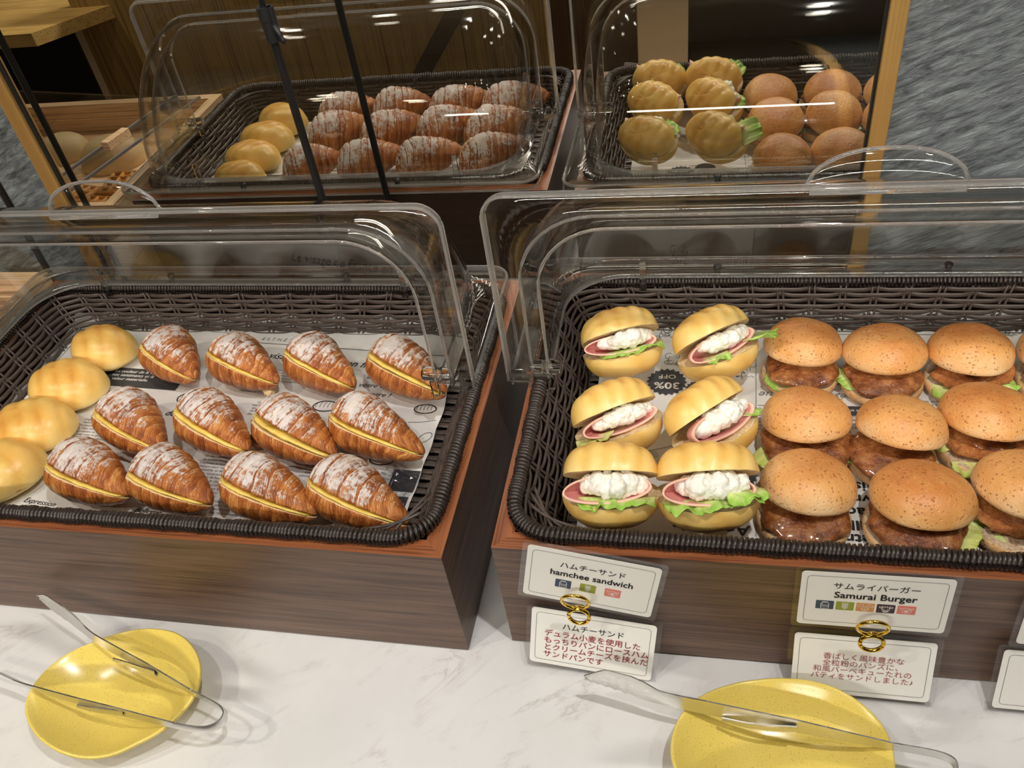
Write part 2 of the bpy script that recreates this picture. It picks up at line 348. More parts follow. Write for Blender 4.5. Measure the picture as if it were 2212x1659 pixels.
# ---- mesh builder
class MB:
    def __init__(self):
        self.v = []; self.f = []; self.mi = []; self.attr = {}
    def add(self, verts, faces, mi=0, **attrs):
        o = len(self.v)
        vl = [tuple(map(float, p)) for p in verts]
        self.v += vl
        self.f += [tuple(i + o for i in f) for f in faces]
        self.mi += ([mi] * len(faces)) if isinstance(mi, int) else list(mi)
        for k in set(list(self.attr) + list(attrs)):
            a = self.attr.setdefault(k, [0.0] * o)
            if len(a) < o: a += [0.0] * (o - len(a))
            x = attrs.get(k)
            a += [float(t) for t in x] if x is not None else [0.0] * len(vl)
        return self
    def grid(self, P, cu=False, cv=False, mi=0, flip=False, caps=False, **attrs):
        """P: array (nu, nv, 3)."""
        P = np.asarray(P, float); nu, nv = P.shape[:2]
        F = []
        for i in range(nu if cu else nu - 1):
            for j in range(nv if cv else nv - 1):
                a, b = i * nv + j, ((i + 1) % nu) * nv + j
                c, d = ((i + 1) % nu) * nv + (j + 1) % nv, i * nv + (j + 1) % nv
                F.append((a, d, c, b) if flip else (a, b, c, d))
        if caps:
            e1 = tuple(range(nv)); e2 = tuple((nu - 1) * nv + j for j in range(nv))
            F.append(e1 if not flip else e1[::-1]); F.append(e2[::-1] if not flip else e2)
        return self.add(P.reshape(-1, 3), F, mi, **{k: np.asarray(x).reshape(-1) for k, x in attrs.items()})
    def box(self, c, s, R=None, mi=0):
        x, y, z = (q / 2 for q in s)
        p = np.array([(-x, -y, -z), (x, -y, -z), (x, y, -z), (-x, y, -z), (-x, -y, z), (x, -y, z), (x, y, z), (-x, y, z)])
        if R is not None: p = p @ np.asarray(R).T
        return self.add(p + np.asarray(c), [(0, 3, 2, 1), (4, 5, 6, 7), (0, 1, 5, 4), (1, 2, 6, 5), (2, 3, 7, 6), (3, 0, 4, 7)], mi)
    def tube(self, path, r, n=8, closed=False, mi=0, rz=None, up=(0, 0, 1)):
        """r: radius (or list) across, rz: radius along 'up' (elliptic)."""
        P = np.asarray(path, float); m = len(P)
        if closed: T = np.roll(P, -1, 0) - np.roll(P, 1, 0)
        else: T = np.gradient(P, axis=0)
        T /= np.maximum(np.linalg.norm(T, axis=1), 1e-12)[:, None]
        U = np.tile(np.asarray(up, float), (m, 1))
        bad = np.abs((U * T).sum(1)) > 0.97
        U[bad] = (0.3, 0.9, 0.2)
        Sx = np.cross(T, U); Sx /= np.maximum(np.linalg.norm(Sx, axis=1), 1e-12)[:, None]
        V = np.cross(Sx, T)
        r = np.broadcast_to(np.asarray(r, float), (m,)); rz_ = r if rz is None else np.broadcast_to(np.asarray(rz, float), (m,))
        a = np.arange(n) * 2 * PI / n
        G = P[:, None] + Sx[:, None] * (np.cos(a)[None, :, None] * r[:, None, None]) + V[:, None] * (np.sin(a)[None, :, None] * rz_[:, None, None])
        return self.grid(G, cu=closed, cv=True, mi=mi, caps=not closed)
    def disc_prism(self, c, r, h, n=20, r2=None, axis='z', mi=0):
        a = np.arange(n) * 2 * PI / n; r2 = r if r2 is None else r2
        lo = np.stack([r * np.cos(a), r * np.sin(a), 0 * a], 1); hi = np.stack([r2 * np.cos(a), r2 * np.sin(a), 0 * a + h], 1)
        G = np.stack([lo, hi])
        if axis == 'x': G = G[..., [2, 0, 1]]
        if axis == 'y': G = G[..., [1, 2, 0]]
        return self.grid(G + np.asarray(c), cv=True, caps=True, mi=mi, flip=True)
    def build(self, name, mats, parent=None, smooth=True, angle=None, loc=None, rot=None):
        me = bpy.data.meshes.new(name)
        me.from_pydata(self.v, [], self.f)
        for m in (mats if isinstance(mats, (list, tuple)) else [mats]):
            me.materials.append(MAT[m])
        if len(set(self.mi)) > 1: me.polygons.foreach_set('material_index', self.mi)
        for k, a in self.attr.items():
            at = me.attributes.new(k, 'FLOAT', 'POINT'); a = a + [0.0] * (len(self.v) - len(a)); at.data.foreach_set('value', a)
        me.validate(); me.update()
        bm = bmesh.new(); bm.from_mesh(me); bmesh.ops.recalc_face_normals(bm, faces=bm.faces); bm.to_mesh(me); bm.free()
        if smooth:
            me.polygons.foreach_set('use_smooth', [True] * len(me.polygons))
            if angle is not None: me.set_sharp_from_angle(angle=math.radians(angle))
        o = bpy.data.objects.new(name, me); COL.objects.link(o)
        if parent is not None: o.parent = parent
        if loc is not None: o.location = loc
        if rot is not None: o.rotation_euler = rot
        return o

def tag(o, label, cat, group=None):
    o['label'] = label; o['category'] = cat
    if group: o['group'] = group
    return o
def thing(name, label, cat, loc=(0, 0, 0), rz=0.0, group=None, rot=None):
    o = bpy.data.objects.new(name, None); COL.objects.link(o); o.empty_display_size = 0.02
    o.location = loc; o.rotation_euler = rot if rot is not None else (0, 0, rz)
    return tag(o, label, cat, group)
def struct(o):
    o['kind'] = 'structure'; return o
def bevel_box(name, mat, c, s, parent=None, bev=0.001, rot=None, loc=None):
    bm = bmesh.new(); bmesh.ops.create_cube(bm, size=1.0)
    bmesh.ops.scale(bm, vec=s, verts=bm.verts)
    if bev: bmesh.ops.bevel(bm, geom=bm.edges[:], offset=bev, segments=2, affect='EDGES', profile=0.5)
    bmesh.ops.translate(bm, vec=c, verts=bm.verts)
    me = bpy.data.meshes.new(name); bm.to_mesh(me); bm.free(); me.materials.append(MAT[mat])
    o = bpy.data.objects.new(name, me); COL.objects.link(o); o.parent = parent
    if rot is not None: o.rotation_euler = rot
    if loc is not None: o.location = loc
    return o
def copy_tree(o, parent=None):
    c = o.copy(); COL.objects.link(c)
    if parent is not None: c.parent = parent
    for ch in list(o.children): copy_tree(ch, c)
    return c
def fbm(p, s, oct=3):
    v = 0.0; a = 1.0; q = Vector(p) * s
    for _ in range(oct):
        v += a * noise.noise(q); q = q * 2.03; a *= 0.5
    return v
def text(name, body, size, mat, parent, loc, rz=0.0, bold=0.0, align='CENTER', shear=0.0, sx=1.0, flip=False, spacing=1.0, line=1.0):
    c = bpy.data.curves.new(name, 'FONT'); c.body = body; c.size = size;  c.shear = shear
    c.align_x = align; c.align_y = 'CENTER'; c.space_character = spacing; c.space_line = line; c.fill_mode = 'FRONT'
    c.resolution_u = 3
    tmp = bpy.data.objects.new(name, c); COL.objects.link(tmp)
    dg = bpy.context.evaluated_depsgraph_get()
    me = bpy.data.meshes.new_from_object(tmp.evaluated_get(dg)); me.name = name
    bpy.data.objects.remove(tmp)
    if bold:                                   # heavier weight: the same glyphs printed a hair to each side
        bm = bmesh.new(); d = bold * size
        for k, (dx, dy) in enumerate(((0, 0), (d, 0), (-d, 0), (0, d), (0, -d))):
            b2 = me.copy(); b2.transform(Matrix.Translation((dx, dy, 1e-6 * k))); bm.from_mesh(b2); bpy.data.meshes.remove(b2)
        bm.to_mesh(me); bm.free()
    me.materials.clear(); me.materials.append(MAT[mat])
    o = bpy.data.objects.new(name, me); COL.objects.link(o)
    o.parent = parent; o.location = loc; o.rotation_euler = (0, 0, rz); o.scale = (sx, 1, 1)
    return o
def strokes(name, lines, w, mat, parent, z=0.0, loc=(0, 0, 0), rz=0.0):
    """Printed line drawing: flat ribbons of width w along polylines (x, y)."""
    b = MB()
    for L in lines:
        P = np.array(L, float)
        if len(P) < 2: continue
        T = np.gradient(P, axis=0); T /= np.maximum(np.linalg.norm(T, axis=1), 1e-9)[:, None]
        Nn = np.stack([-T[:, 1], T[:, 0]], 1) * w / 2
        A = np.concatenate([P + Nn, np.full((len(P), 1), z)], 1); B = np.concatenate([P - Nn, np.full((len(P), 1), z)], 1)
        b.grid(np.stack([A, B]))
    return b.build(name, mat, parent, smooth=False, loc=loc, rot=(0, 0, rz))
def arc(cx, cy, rx, ry, a0=0, a1=360, n=20, rot=0):
    t = np.radians(np.linspace(a0, a1, n)); x, y = rx * np.cos(t), ry * np.sin(t); c, s = math.cos(rot), math.sin(rot)
    return [(cx + c * p - s * q, cy + s * p + c * q) for p, q in zip(x, y)]
def rrect(hx, hy, rc, n=6):
    P = []
    for (sx, sy, a0) in ((1, 1, 0), (-1, 1, 90), (-1, -1, 180), (1, -1, 270)):
        P += arc(sx * (hx - rc), sy * (hy - rc), rc, rc, a0, a0 + 90, n)
    return P

# ------------------------------------------------------------------ the place
YM = 0.4429            # plane of the mirror
H = 0.1352             # top of the wooden boxes
LX, LY, LR = 0.0060, -0.0236, -0.0025      # front right corner of the croissant box
RX, RY, RR = 0.0431, -0.0102, 0.0051       # front left corner of the burger box

def setting():
    FZ = -0.86
    struct(bevel_box('floor', 'floor', (0, -1.6, FZ - 0.03), (9, 5.4, 0.06), bev=0))
    struct(bevel_box('ceiling', 'ceiling', (0, -1.6, CEIL + 0.03), (9, 5.4, 0.06), bev=0))
    struct(bevel_box('wall_back', 'slate', (0, YM + 0.055, (FZ + CEIL) / 2), (8.4, 0.1, CEIL - FZ), bev=0))
    struct(bevel_box('wall_left', 'wall', (-4.2, -1.6, (FZ + CEIL) / 2), (0.1, 5.0, CEIL - FZ), bev=0))
    struct(bevel_box('wall_right', 'wall', (4.2, -1.6, (FZ + CEIL) / 2), (0.1, 5.0, CEIL - FZ), bev=0))
    struct(bevel_box('wall_front', 'wall', (0, -4.1, (FZ + CEIL) / 2), (8.4, 0.1, CEIL - FZ), bev=0))
    # counter
    t = thing('buffet_counter', 'white marble counter with faint grey veins carrying the whole display', 'counter', (0, 0, 0))
    bevel_box('marble_top', 'marble', (0, (YM - 0.185) / 2, -0.015), (5.2, YM + 0.185, 0.03), t, 0.003)
    bevel_box('cabinet_body', 'cabinet', (0, (YM - 0.12) / 2, (FZ - 0.03) / 2), (5.1, YM + 0.12, -FZ - 0.03), t, 0)
    # mirror
    t = thing('wall_mirror', 'large wall mirror in a slim brushed gold frame', 'mirror', (-0.118, YM, 0.0))
    bevel_box('mirror_glass', 'mirror', (0, 0.002, 0.70), (0.948, 0.003, 1.38), t, 0)
    for s, w in ((-1, 0.019), (1, 0.0165)):
        x = -0.492 + 0.0095 if s < 0 else 0.476 + 0.008
        bevel_box('frame_rail', 'gold_frame', (x, -0.002, 0.70), (w, 0.013, 1.40), t, 0.0012)
        bevel_box('frame_gasket', 'black', (x - s * (w / 2 + 0.0012), 0.0005, 0.70), (0.0026, 0.006, 1.385), t, 0)
    for z in (0.008, 1.392):
        bevel_box('frame_rail', 'gold_frame', (-0.004, -0.002, z), (0.95, 0.013, 0.016), t, 0.0012)
    # downlights
    for i, ((x, y), tg, p, c) in enumerate(LAMPS):
        t = thing('ceiling_spotlight', 'spotlight over the %s' % ('croissant basket', 'tray of waffles', 'ham sandwiches', 'right hand burgers')[i], 'lamp', (x, y, CEIL), 0, 'spotlights over the buffet')
        b = MB(); b.disc_prism((0, 0, -0.012), 0.05, 0.012, 20); b.build('ceiling_plate', 'black', t)
        d = (Vector(tg) - Vector((x, y, CEIL - 0.13))).normalized(); q = d.to_track_quat('-Z', 'Y').to_euler()
        b = MB(); a = np.linspace(0, 2 * PI, 25)[:-1]
        prof = [(0.02, 0.10), (0.034, 0.098), (0.036, 0.0), (0.033, 0.0), (0.031, 0.05), (0.0, 0.05)]
        b.grid(np.array([[(r * np.cos(k), r * np.sin(k), z) for k in a] for r, z in prof]), cv=True)
        hd = b.build('lamp_head', 'black', t, loc=tuple(Vector((0, 0, -0.13)) ), rot=q)
        b = MB(); b.disc_prism((0, 0, 0.03), 0.030, 0.002, 20); b.build('lamp_glow', 'glow', hd)
    for x, y in ((-2.4, -0.75), (-0.9, -1.1), (1.2, -1.9)):  # fittings for the added fill lamps that brighten the room
        t = thing('added_downlight', 'added recessed downlight above the ' + {-2.4: 'oak topped end of the island', -0.9: 'tan panels of the island', 1.2: 'dark cabinet'}[x], 'lamp', (x, y, CEIL), 0, 'added recessed downlights')
        b = MB(); b.disc_prism((0, 0, -0.004), 0.06, 0.004, 24); b.build('trim_ring', 'ceiling', t)
        b = MB(); b.disc_prism((0, 0, -0.006), 0.045, 0.002, 24); b.build('lamp_glow', 'glow', t)
    for i, (x, y, sx, sy, p) in enumerate(STRIPS):
        t = thing('linear_ceiling_light', 'linear ceiling light over the aisle behind the viewer', 'lamp', (x, y, CEIL), 0)
        bevel_box('housing', 'ceiling', (0, 0, -0.008), (sx + 0.04, sy + 0.04, 0.016), t, 0.002)
        bevel_box('diffuser', 'glow_soft', (0, 0, -0.018), (sx, sy, 0.004), t, 0)
    # across the aisle: island seen only in the mirror
    t = thing('island_counter', 'light oak topped island with tan wood panels seen in the mirror', 'counter', (-1.86, -1.2, FZ))
    b = MB(); top = [(-1.6, 0.10), (0.0, 0.10), (0.45, -0.55), (0.45, -0.9), (-1.6, -0.9)]
    n = len(top)
    b.add([(x, y, 0.725) for x, y in top] + [(x, y, 0.765) for x, y in top], [tuple(range(n))[::-1], tuple(range(n, 2 * n))] + [(i, (i + 1) % n, n + (i + 1) % n, n + i) for i in range(n)])
    b.build('oak_slab', 'oak_top', t, smooth=False)
    bevel_box('dark_glass_front', 'dark_panel', (-0.82, -0.11, 0.36), (1.60, 0.02, 0.70), t, 0.002)
    for k in range(6):
        bevel_box('wood_panel', 'tan_panel', (0.135 + k * 0.262, -0.14, 0.5), (0.259, 0.04, 1.0), t, 0.002)
    for k in range(1):
        bevel_box('wood_panel', 'brown_panel', (1.72 + k * 0.262, -0.14, 0.5), (0.259, 0.04, 1.0), t, 0.002)
    t = thing('dark_cabinet', 'tall dark cabinet reflected behind the burger basket', 'cabinet', (1.02, -1.36, FZ))
    bevel_box('carcass', 'dark_panel', (0, 0, 0.9), (1.75, 0.5, 1.8), t, 0.004)
    for k in range(3):
        d = bevel_box('door', 'dark_panel', (-0.58 + k * 0.58, 0.262, 0.9), (0.565, 0.02, 1.72), t, 0.003)
        bevel_box('handle', 'steel', (-0.34 + k * 0.58, 0.281, 1.0), (0.012, 0.014, 0.2), d, 0.002)
    bevel_t = tag(bevel_box('hanging_strap', 'black', (0, 0, 0), (0.05, 0.012, 0.62), bev=0.003, rot=(0, math.radians(38), 0), loc=(-0.62, -1.18, -0.28)), 'wide black strip leaning on the tan panels, seen in the mirror', 'strap')
setting()

# ---- boxes
def board(name, outer, inner, z0, z1, mats, parent):
    """Mitred board: outer edge a-b, inner edge c-d (plan), faces: outside, top, inside."""
    (a, b_), (c, d) = outer, inner
    P = [a, b_, d, c]
    v = [(x, y, z0) for x, y in P] + [(x, y, z1) for x, y in P]
    m = MB(); m.add(v, [(3, 2, 1, 0), (4, 5, 6, 7), (0, 1, 5, 4), (1, 2, 6, 5), (2, 3, 7, 6), (3, 0, 4, 7)], [2, 1, 0, 2, 2, 2])
    return m.build(name, mats, parent, smooth=False)
def wooden_box(loc, rz, x0, x1, label, light=False):
    t = thing('display_box', label, 'wooden box', (loc[0], loc[1], 0), rz, 'wooden display boxes')
    D, th = 0.37, 0.0165
    z0 = 0.0018
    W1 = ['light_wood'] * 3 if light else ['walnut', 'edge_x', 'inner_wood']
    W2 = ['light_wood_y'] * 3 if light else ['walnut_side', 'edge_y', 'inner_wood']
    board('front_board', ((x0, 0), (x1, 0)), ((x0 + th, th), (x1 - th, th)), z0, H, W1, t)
    board('back_board', ((x1, D), (x0, D)), ((x1 - th, D - th), (x0 + th, D - th)), z0, H, ['shaded_back' if not light else 'light_wood'] + W1[1:], t)
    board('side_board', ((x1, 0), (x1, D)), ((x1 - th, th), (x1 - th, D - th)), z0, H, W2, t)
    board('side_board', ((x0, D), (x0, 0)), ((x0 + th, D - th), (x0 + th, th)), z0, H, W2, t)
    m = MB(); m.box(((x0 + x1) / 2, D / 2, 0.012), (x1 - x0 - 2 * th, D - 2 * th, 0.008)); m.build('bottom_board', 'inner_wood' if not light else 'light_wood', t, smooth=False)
    m = MB(); m.box(((x0 + x1) / 2, D / 2, 0.0009), (x1 - x0 - 0.012, D - 0.012, 0.0018)); m.build('foot_felt', 'black', t, smooth=False)
    return t
wooden_box((LX, LY), LR, -0.59, 0.0, 'dark walnut box with reddish top edge holding the croissant basket')
RBOX = wooden_box((RX, RY), RR, 0.0, 0.59, 'dark walnut box with reddish top edge behind the menu cards')
TX = -0.607
tray = wooden_box((TX, -0.004), 0.0, -0.59, 0.0, 'pale orange wood tray next to the croissant box, holding waffles', True)
for y, s in ((0.0172, 1), (0.3528, -1)):
    for z in (H - 0.017, H - 0.026):
        m = MB(); m.tube([(-0.57, y, z), (-0.02, y, z)], 0.0022, 8); m.build('groove_bead', 'light_wood', tray)

# ---- baskets
def loop_point(u, hx, hy, rc):
    """u in metres along a rounded rectangle starting mid front going right; returns x, y, nx, ny (outward)."""
    sx, sy, ca = 2 * (hx - rc), 2 * (hy - rc), PI * rc / 2
    per = 2 * sx + 2 * sy + 4 * ca
    u = (u + sx / 2) % per
    for k, (L, cx, cy) in enumerate(((sx, 1, -1), (sy, 1, 1), (sx, -1, 1), (sy, -1, -1))):
        ang = -PI / 2 + k * PI / 2
        n = (math.cos(ang), math.sin(ang)); tdir = (-n[1], n[0])
        if u <= L:
            hn = hy if k % 2 == 0 else hx; ht = hx if k % 2 == 0 else hy
            s = -(ht - rc) + u
            return n[0] * hn + tdir[0] * s, n[1] * hn + tdir[1] * s, n[0], n[1]
        u -= L
        if u <= ca:
            a = ang + u / rc
            ccx = {0: hx - rc, 1: hx - rc, 2: -(hx - rc), 3: -(hx - rc)}[k]; ccy = {0: -(hy - rc), 1: hy - rc, 2: hy - rc, 3: -(hy - rc)}[k]
            return ccx + rc * math.cos(a), ccy + rc * math.sin(a), math.cos(a), math.sin(a)
        u -= ca
    return loop_point(0, hx, hy, rc)
def loop_len(hx, hy, rc): return 4 * (hx - rc) + 4 * (hy - rc) + 2 * PI * rc
ZF = 0.0880            # basket floor
def make_basket(loc, rz, label):
    t = thing('bread_basket', label, 'basket', (loc[0], loc[1], ZF - 0.004), rz, 'dark woven bread baskets')
    z_rim = H + 0.0060 - (ZF - 0.004)
    HX, HY, RC = 0.283, 0.1675, 0.034
    NST, NR = 56, 9
    rng = random.Random(4)
    def dims(f):          # f 0 bottom .. 1 rim
        return HX - 0.030 * (1 - f) - 0.003, HY - 0.016 * (1 - f) - 0.003, RC
    # stakes: a pair of upright canes each
    for k in range(NST):
        m = MB(); jit = rng.uniform(-0.0012, 0.0012)
        for d in (-0.0026, 0.0026):
            path = []
            for f in np.linspace(-0.02, 1.0, 7):
                hx, hy, rc = dims(f); L = loop_len(hx, hy, rc)
                x, y, nx, ny = loop_point(L * k / NST + d + jit * f, hx, hy, rc)
                path.append((x, y, 0.002 + f * (z_rim - 0.002)))
            m.tube(path, 0.0013, 6)
        m.build('stake', 'rattan', t)
    for k in range(NR):
        f = (k + 0.52) / (NR + 0.30)
        hx, hy, rc = dims(f); L = loop_len(hx, hy, rc); n = NST * 10; path = []
        z = 0.003 + f * (z_rim - 0.006)
        ph = rng.uniform(0, 6)
        for i in range(n):
            s = i / 10.0
            d = abs(((s + (k % 2)) % 2.0) - 1.0)                 # 0 = behind a stake, 1 = in front of the next
            off = 0.0017 * (1 - 2 * math.exp(-(d / 0.25) ** 2))
            x, y, nx, ny = loop_point(L * s / NST, hx, hy, rc)
            path.append((x - nx * off, y - ny * off, z + 0.0003 * math.sin(s * 0.9 + ph)))
        m = MB(); m.tube(path, 0.0014, 8, True, rz=0.00265); m.build('weave_strand', 'rattan', t)
    # woven floor
    for i in range(34):
        y = -0.142 + i * 0.0086
        xs = np.linspace(-0.252, 0.252, 90)
        m = MB(); m.tube([(x, y, 0.0030 + 0.0012 * math.sin(x * PI / 0.0165 + i * PI)) for x in xs], 0.0036, 6, rz=0.0010); m.build('floor_strand', 'rattan', t)
    for i in range(31):
        x = -0.2475 + i * 0.0165
        m = MB(); m.tube([(x, -0.148, 0.003), (x, 0.148, 0.003)], 0.0014, 6); m.build('floor_stake', 'rattan', t)
    # rim core and its wrapping
    L = loop_len(HX, HY, RC)
    m = MB(); m.tube([(*loop_point(L * i / 120, HX, HY, RC)[:2], z_rim) for i in range(120)], 0.0046, 8, True); m.build('rim_core', 'rattan_rim', t)
    NC = 500; P = []
    for i in range(NC * 11):
        c = i / 11.0
        slow = 0.00045 * math.sin(c * 0.57) + 0.0003 * math.sin(c * 1.9)
        x, y, nx, ny = loop_point(L * (c + 0.35 * math.sin(c * 2 * PI / 13.0)) / NC, HX, HY, RC)
        a = 2 * PI * c; r = 0.0053 + slow
        P.append((x + nx * r * math.cos(a), y + ny * r * math.cos(a), z_rim + r * math.sin(a)))
    m = MB(); m.tube(P, 0.0019, 5, True); m.build('rim_wrap', 'rattan_rim', t)
    # loose lashing strands under the front rim corners
    for sx in (-1, 1):
        for q in range(3):
            path = [(sx * (HX - 0.06 + 0.012 * q), -HY + 0.010 - 0.001 * q, z_rim - 0.004 - 0.002 * q), (sx * (HX - 0.03), -HY + 0.013, z_rim - 0.002), (sx * (HX - 0.012), -HY + 0.032 + 0.01 * q, z_rim - 0.003)]
            pp = [tuple(Vector(path[0]).lerp(Vector(path[1]), s).lerp(Vector(path[1]).lerp(Vector(path[2]), s), s)) for s in np.linspace(0, 1, 9)]
            m = MB(); m.tube(pp, 0.0014, 6); m.build('lashing', 'rattan', t)
    return t
def box_pt(side, lx, ly):
    ox, oy, a = (LX, LY, LR) if side == 'L' else (RX, RY, RR)
    c, s = math.cos(a), math.sin(a)
    return ox + c * lx - s * ly, oy + s * lx + c * ly
make_basket(box_pt('L', -0.2955, 0.179), LR, 'dark brown woven basket full of croissants and butter rolls')
make_basket(box_pt('R', 0.2955, 0.179), RR, 'dark brown woven basket holding ham sandwiches and burgers')

# ---- roll-top covers
def uprof(hw, R, rc, n=10, m=14):
    P = [(-hw, 0.0)] + [(-hw, (R - rc) * k / 5) for k in range(1, 5)]
    P += [(-hw + rc - rc * math.cos(a), R - rc + rc * math.sin(a)) for a in np.linspace(0, PI / 2, n)]
    P += [(-hw + rc + (2 * hw - 2 * rc) * k / m, R) for k in range(1, m)]
    P += [(hw - rc + rc * math.sin(a), R - rc + rc * math.cos(a)) for a in np.linspace(0, PI / 2, n)]
    P += [(hw, (R - rc) * k / 5) for k in range(4, 0, -1)] + [(hw, 0.0)]
    return np.array(P)
def solid(o, th):
    md = o.modifiers.new('thickness', 'SOLIDIFY'); md.thickness = th; md.offset = 0
    return o
def make_cover(loc, rz, label):
    t = thing('roll_top_cover', label, 'food cover', loc, rz, 'clear roll-top covers')
    def hood(name, hw, R, rc, a0, a1, na=22):
        P = uprof(hw, R, rc); A = np.radians(np.linspace(a0, a1, na))
        G = np.array([[(x, r * math.cos(a), r * math.sin(a)) for x, r in P] for a in A])
        m = MB(); m.grid(G)
        return solid(m.build(name, 'acrylic', t), 0.0018), P
    def flange(name, P, hwf, Rf, rcf, to3, parent, skirt):
        Q = uprof(hwf, Rf, rcf)
        m = MB(); m.grid(np.stack([[to3(x, r, 0) for x, r in P], [to3(x, r, 0) for x, r in Q]]))
        solid(m.build(name, 'acrylic', parent), 0.0018)
        m = MB(); m.tube([to3(x, r, 0) for x, r in Q], 0.0018, 8); m.build('rim_bead', 'bead', parent)
        m = MB(); m.grid(np.stack([[to3(x, r, 0) for x, r in Q], [to3(x * 1.003, r * 1.006, skirt) for x, r in Q]])); solid(m.build('skirt', 'acrylic', parent), 0.0018)
        m = MB(); m.tube([to3(x * 1.003, r * 1.006, skirt) for x, r in Q], 0.0012, 6); m.build('rim_bead', 'bead', parent)
        m = MB(); m.tube([to3(x, r, 0) for x, r in P], 0.0014, 8); m.build('arch_bead', 'bead', parent)
    back = lambda x, r, s: (x, r, -s)                 # lies flat round the back half of the basket
    front = lambda x, r, s: (x, -s, r)                # stands upright when the cover is open
    fx, PF = hood('fixed_hood', 0.261, 0.157, 0.060, 0, 90)
    m = MB(); m.tube([(x, 0, r) for x, r in PF], 0.0013, 8); m.build('arch_bead', 'bead', fx)
    flange('base_flange', PF, 0.2960, 0.1905, 0.022, back, fx, 0.0100)
    mv, PM = hood('moving_hood', 0.276, 0.1685, 0.066, 4, 90)
    flange('front_flange', PM, 0.2975, 0.1900, 0.020, front, mv, 0.0065)
    # handle tab on the leading edge
    u = np.linspace(-1, 1, 25)
    edge = [(0.054 * a, 0.001 + 0.006 * (1 - a * a), 0.1905 + 0.024 * (1 - abs(a) ** 2.6) ** 0.6) for a in u]
    m = MB(); m.grid(np.array([[(x, 0.0005, 0.1903), (x, y * 0.6, 0.1903 + (z - 0.1903) * 0.5), (x, y, z)] for x, y, z in edge]))
    hd = solid(m.build('handle', 'acrylic', mv), 0.0022)
    m = MB(); m.tube(edge, 0.0015, 8); m.build('rim_bead', 'bead', hd)
    m = MB(); m.tube([(-0.052, -0.004, 0.187), (0.052, -0.004, 0.187)], 0.0022, 8); m.build('grip_rib', 'bead', hd)
    # pivots and little stop legs
    for s in (-1, 1):
        a = np.linspace(0, 2 * PI, 13)[:-1]; pr = [(0.0, 0.0), (0.0062, 0.0), (0.0068, 0.010), (0.0050, 0.0105), (0.0066, 0.013), (0.0072, 0.022), (0.0058, 0.027), (0.0, 0.027)]
        m = MB(); m.grid(np.array([[(s * (0.2765 - d), r * math.cos(k), 0.012 + r * math.sin(k)) for k in a] for r, d in pr]), cv=True); m.build('pivot_knob', 'clear', t, angle=40)
        m = MB(); m.box((s * 0.2865, -0.002, 0.001), (0.022, 0.004, 0.0105)); m.box((s * 0.259, -0.002, -0.003), (0.006, 0.006, 0.018)); m.build('pivot_foot', 'clear', t, smooth=False)
        m = MB(); m.add([(s * 0.185 - 0.0035, 0.150, -0.013), (s * 0.185 + 0.0035, 0.150, -0.013), (s * 0.185 + 0.0035, 0.158, -0.013), (s * 0.185 - 0.0035, 0.158, -0.013),
                                (s * 0.185 - 0.003, 0.1535, 0.022), (s * 0.185 + 0.003, 0.1535, 0.022), (s * 0.185 + 0.003, 0.1560, 0.022), (s * 0.185 - 0.003, 0.1560, 0.022)],
                               [(0, 3, 2, 1), (4, 5, 6, 7), (0, 1, 5, 4), (1, 2, 6, 5), (2, 3, 7, 6), (3, 0, 4, 7)])
        m.build('stop_leg', 'clear', t, smooth=False)
        m = MB(); m.disc_prism((s * 0.11, 0.175, -0.006), 0.0022, 0.007, 10, 0.0042); m.build('rubber_foot', 'black', t)
    return t
ZL = H + 0.0145
make_cover((*box_pt('L', -0.3080, 0.185), ZL), LR, 'open clear roll-top cover above the croissant basket')
make_cover((*box_pt('R', 0.2830, 0.185), ZL), RR, 'open clear roll-top cover above the burger basket')

# ---- sign stand poles
def pole(loc, label, clamp_z):
    t = thing('sign_pole', label, 'pole', loc, 0, None)
    m = MB(); m.disc_prism((0, 0, 0.0), 0.011, 0.003, 24, 0.010); m.disc_prism((0, 0, 0.003), 0.006, 0.01, 20, 0.0045); m.build('foot', 'black', t, angle=40)
    m = MB(); m.disc_prism((0, 0, 0.01), 0.0042, clamp_z - 0.01, 16); m.build('lower_tube', 'black_satin', t, angle=40)
    m = MB(); m.disc_prism((0, 0, clamp_z), 0.0029, 0.75, 16); m.build('upper_tube', 'black_satin', t, angle=40)
    m = MB(); m.disc_prism((0, 0, clamp_z - 0.012), 0.0062, 0.020, 20, 0.0066); m.disc_prism((0, 0, clamp_z + 0.008), 0.0072, 0.012, 20); m.disc_prism((0.0065, 0, clamp_z - 0.004), 0.0032, 0.024, 12)
    c = m.build('clamp', 'black', t, angle=40)
    m = MB(); m.tube([(0.006, -0.002, clamp_z + 0.004), (0.0095, -0.003, clamp_z - 0.006), (0.0105, -0.003, clamp_z - 0.010), (0.013, -0.003, clamp_z - 0.012)], 0.0022, 8, rz=0.003); m.build('lever', 'black', c)
    return t
pole((-0.2015, 0.3575, 0), 'black telescopic sign pole with a clamp standing behind the croissant box', 0.415)
pole((-0.6245, 0.3850, 0), 'black sign pole behind the pale waffle tray, seen in the mirror', 0.62)

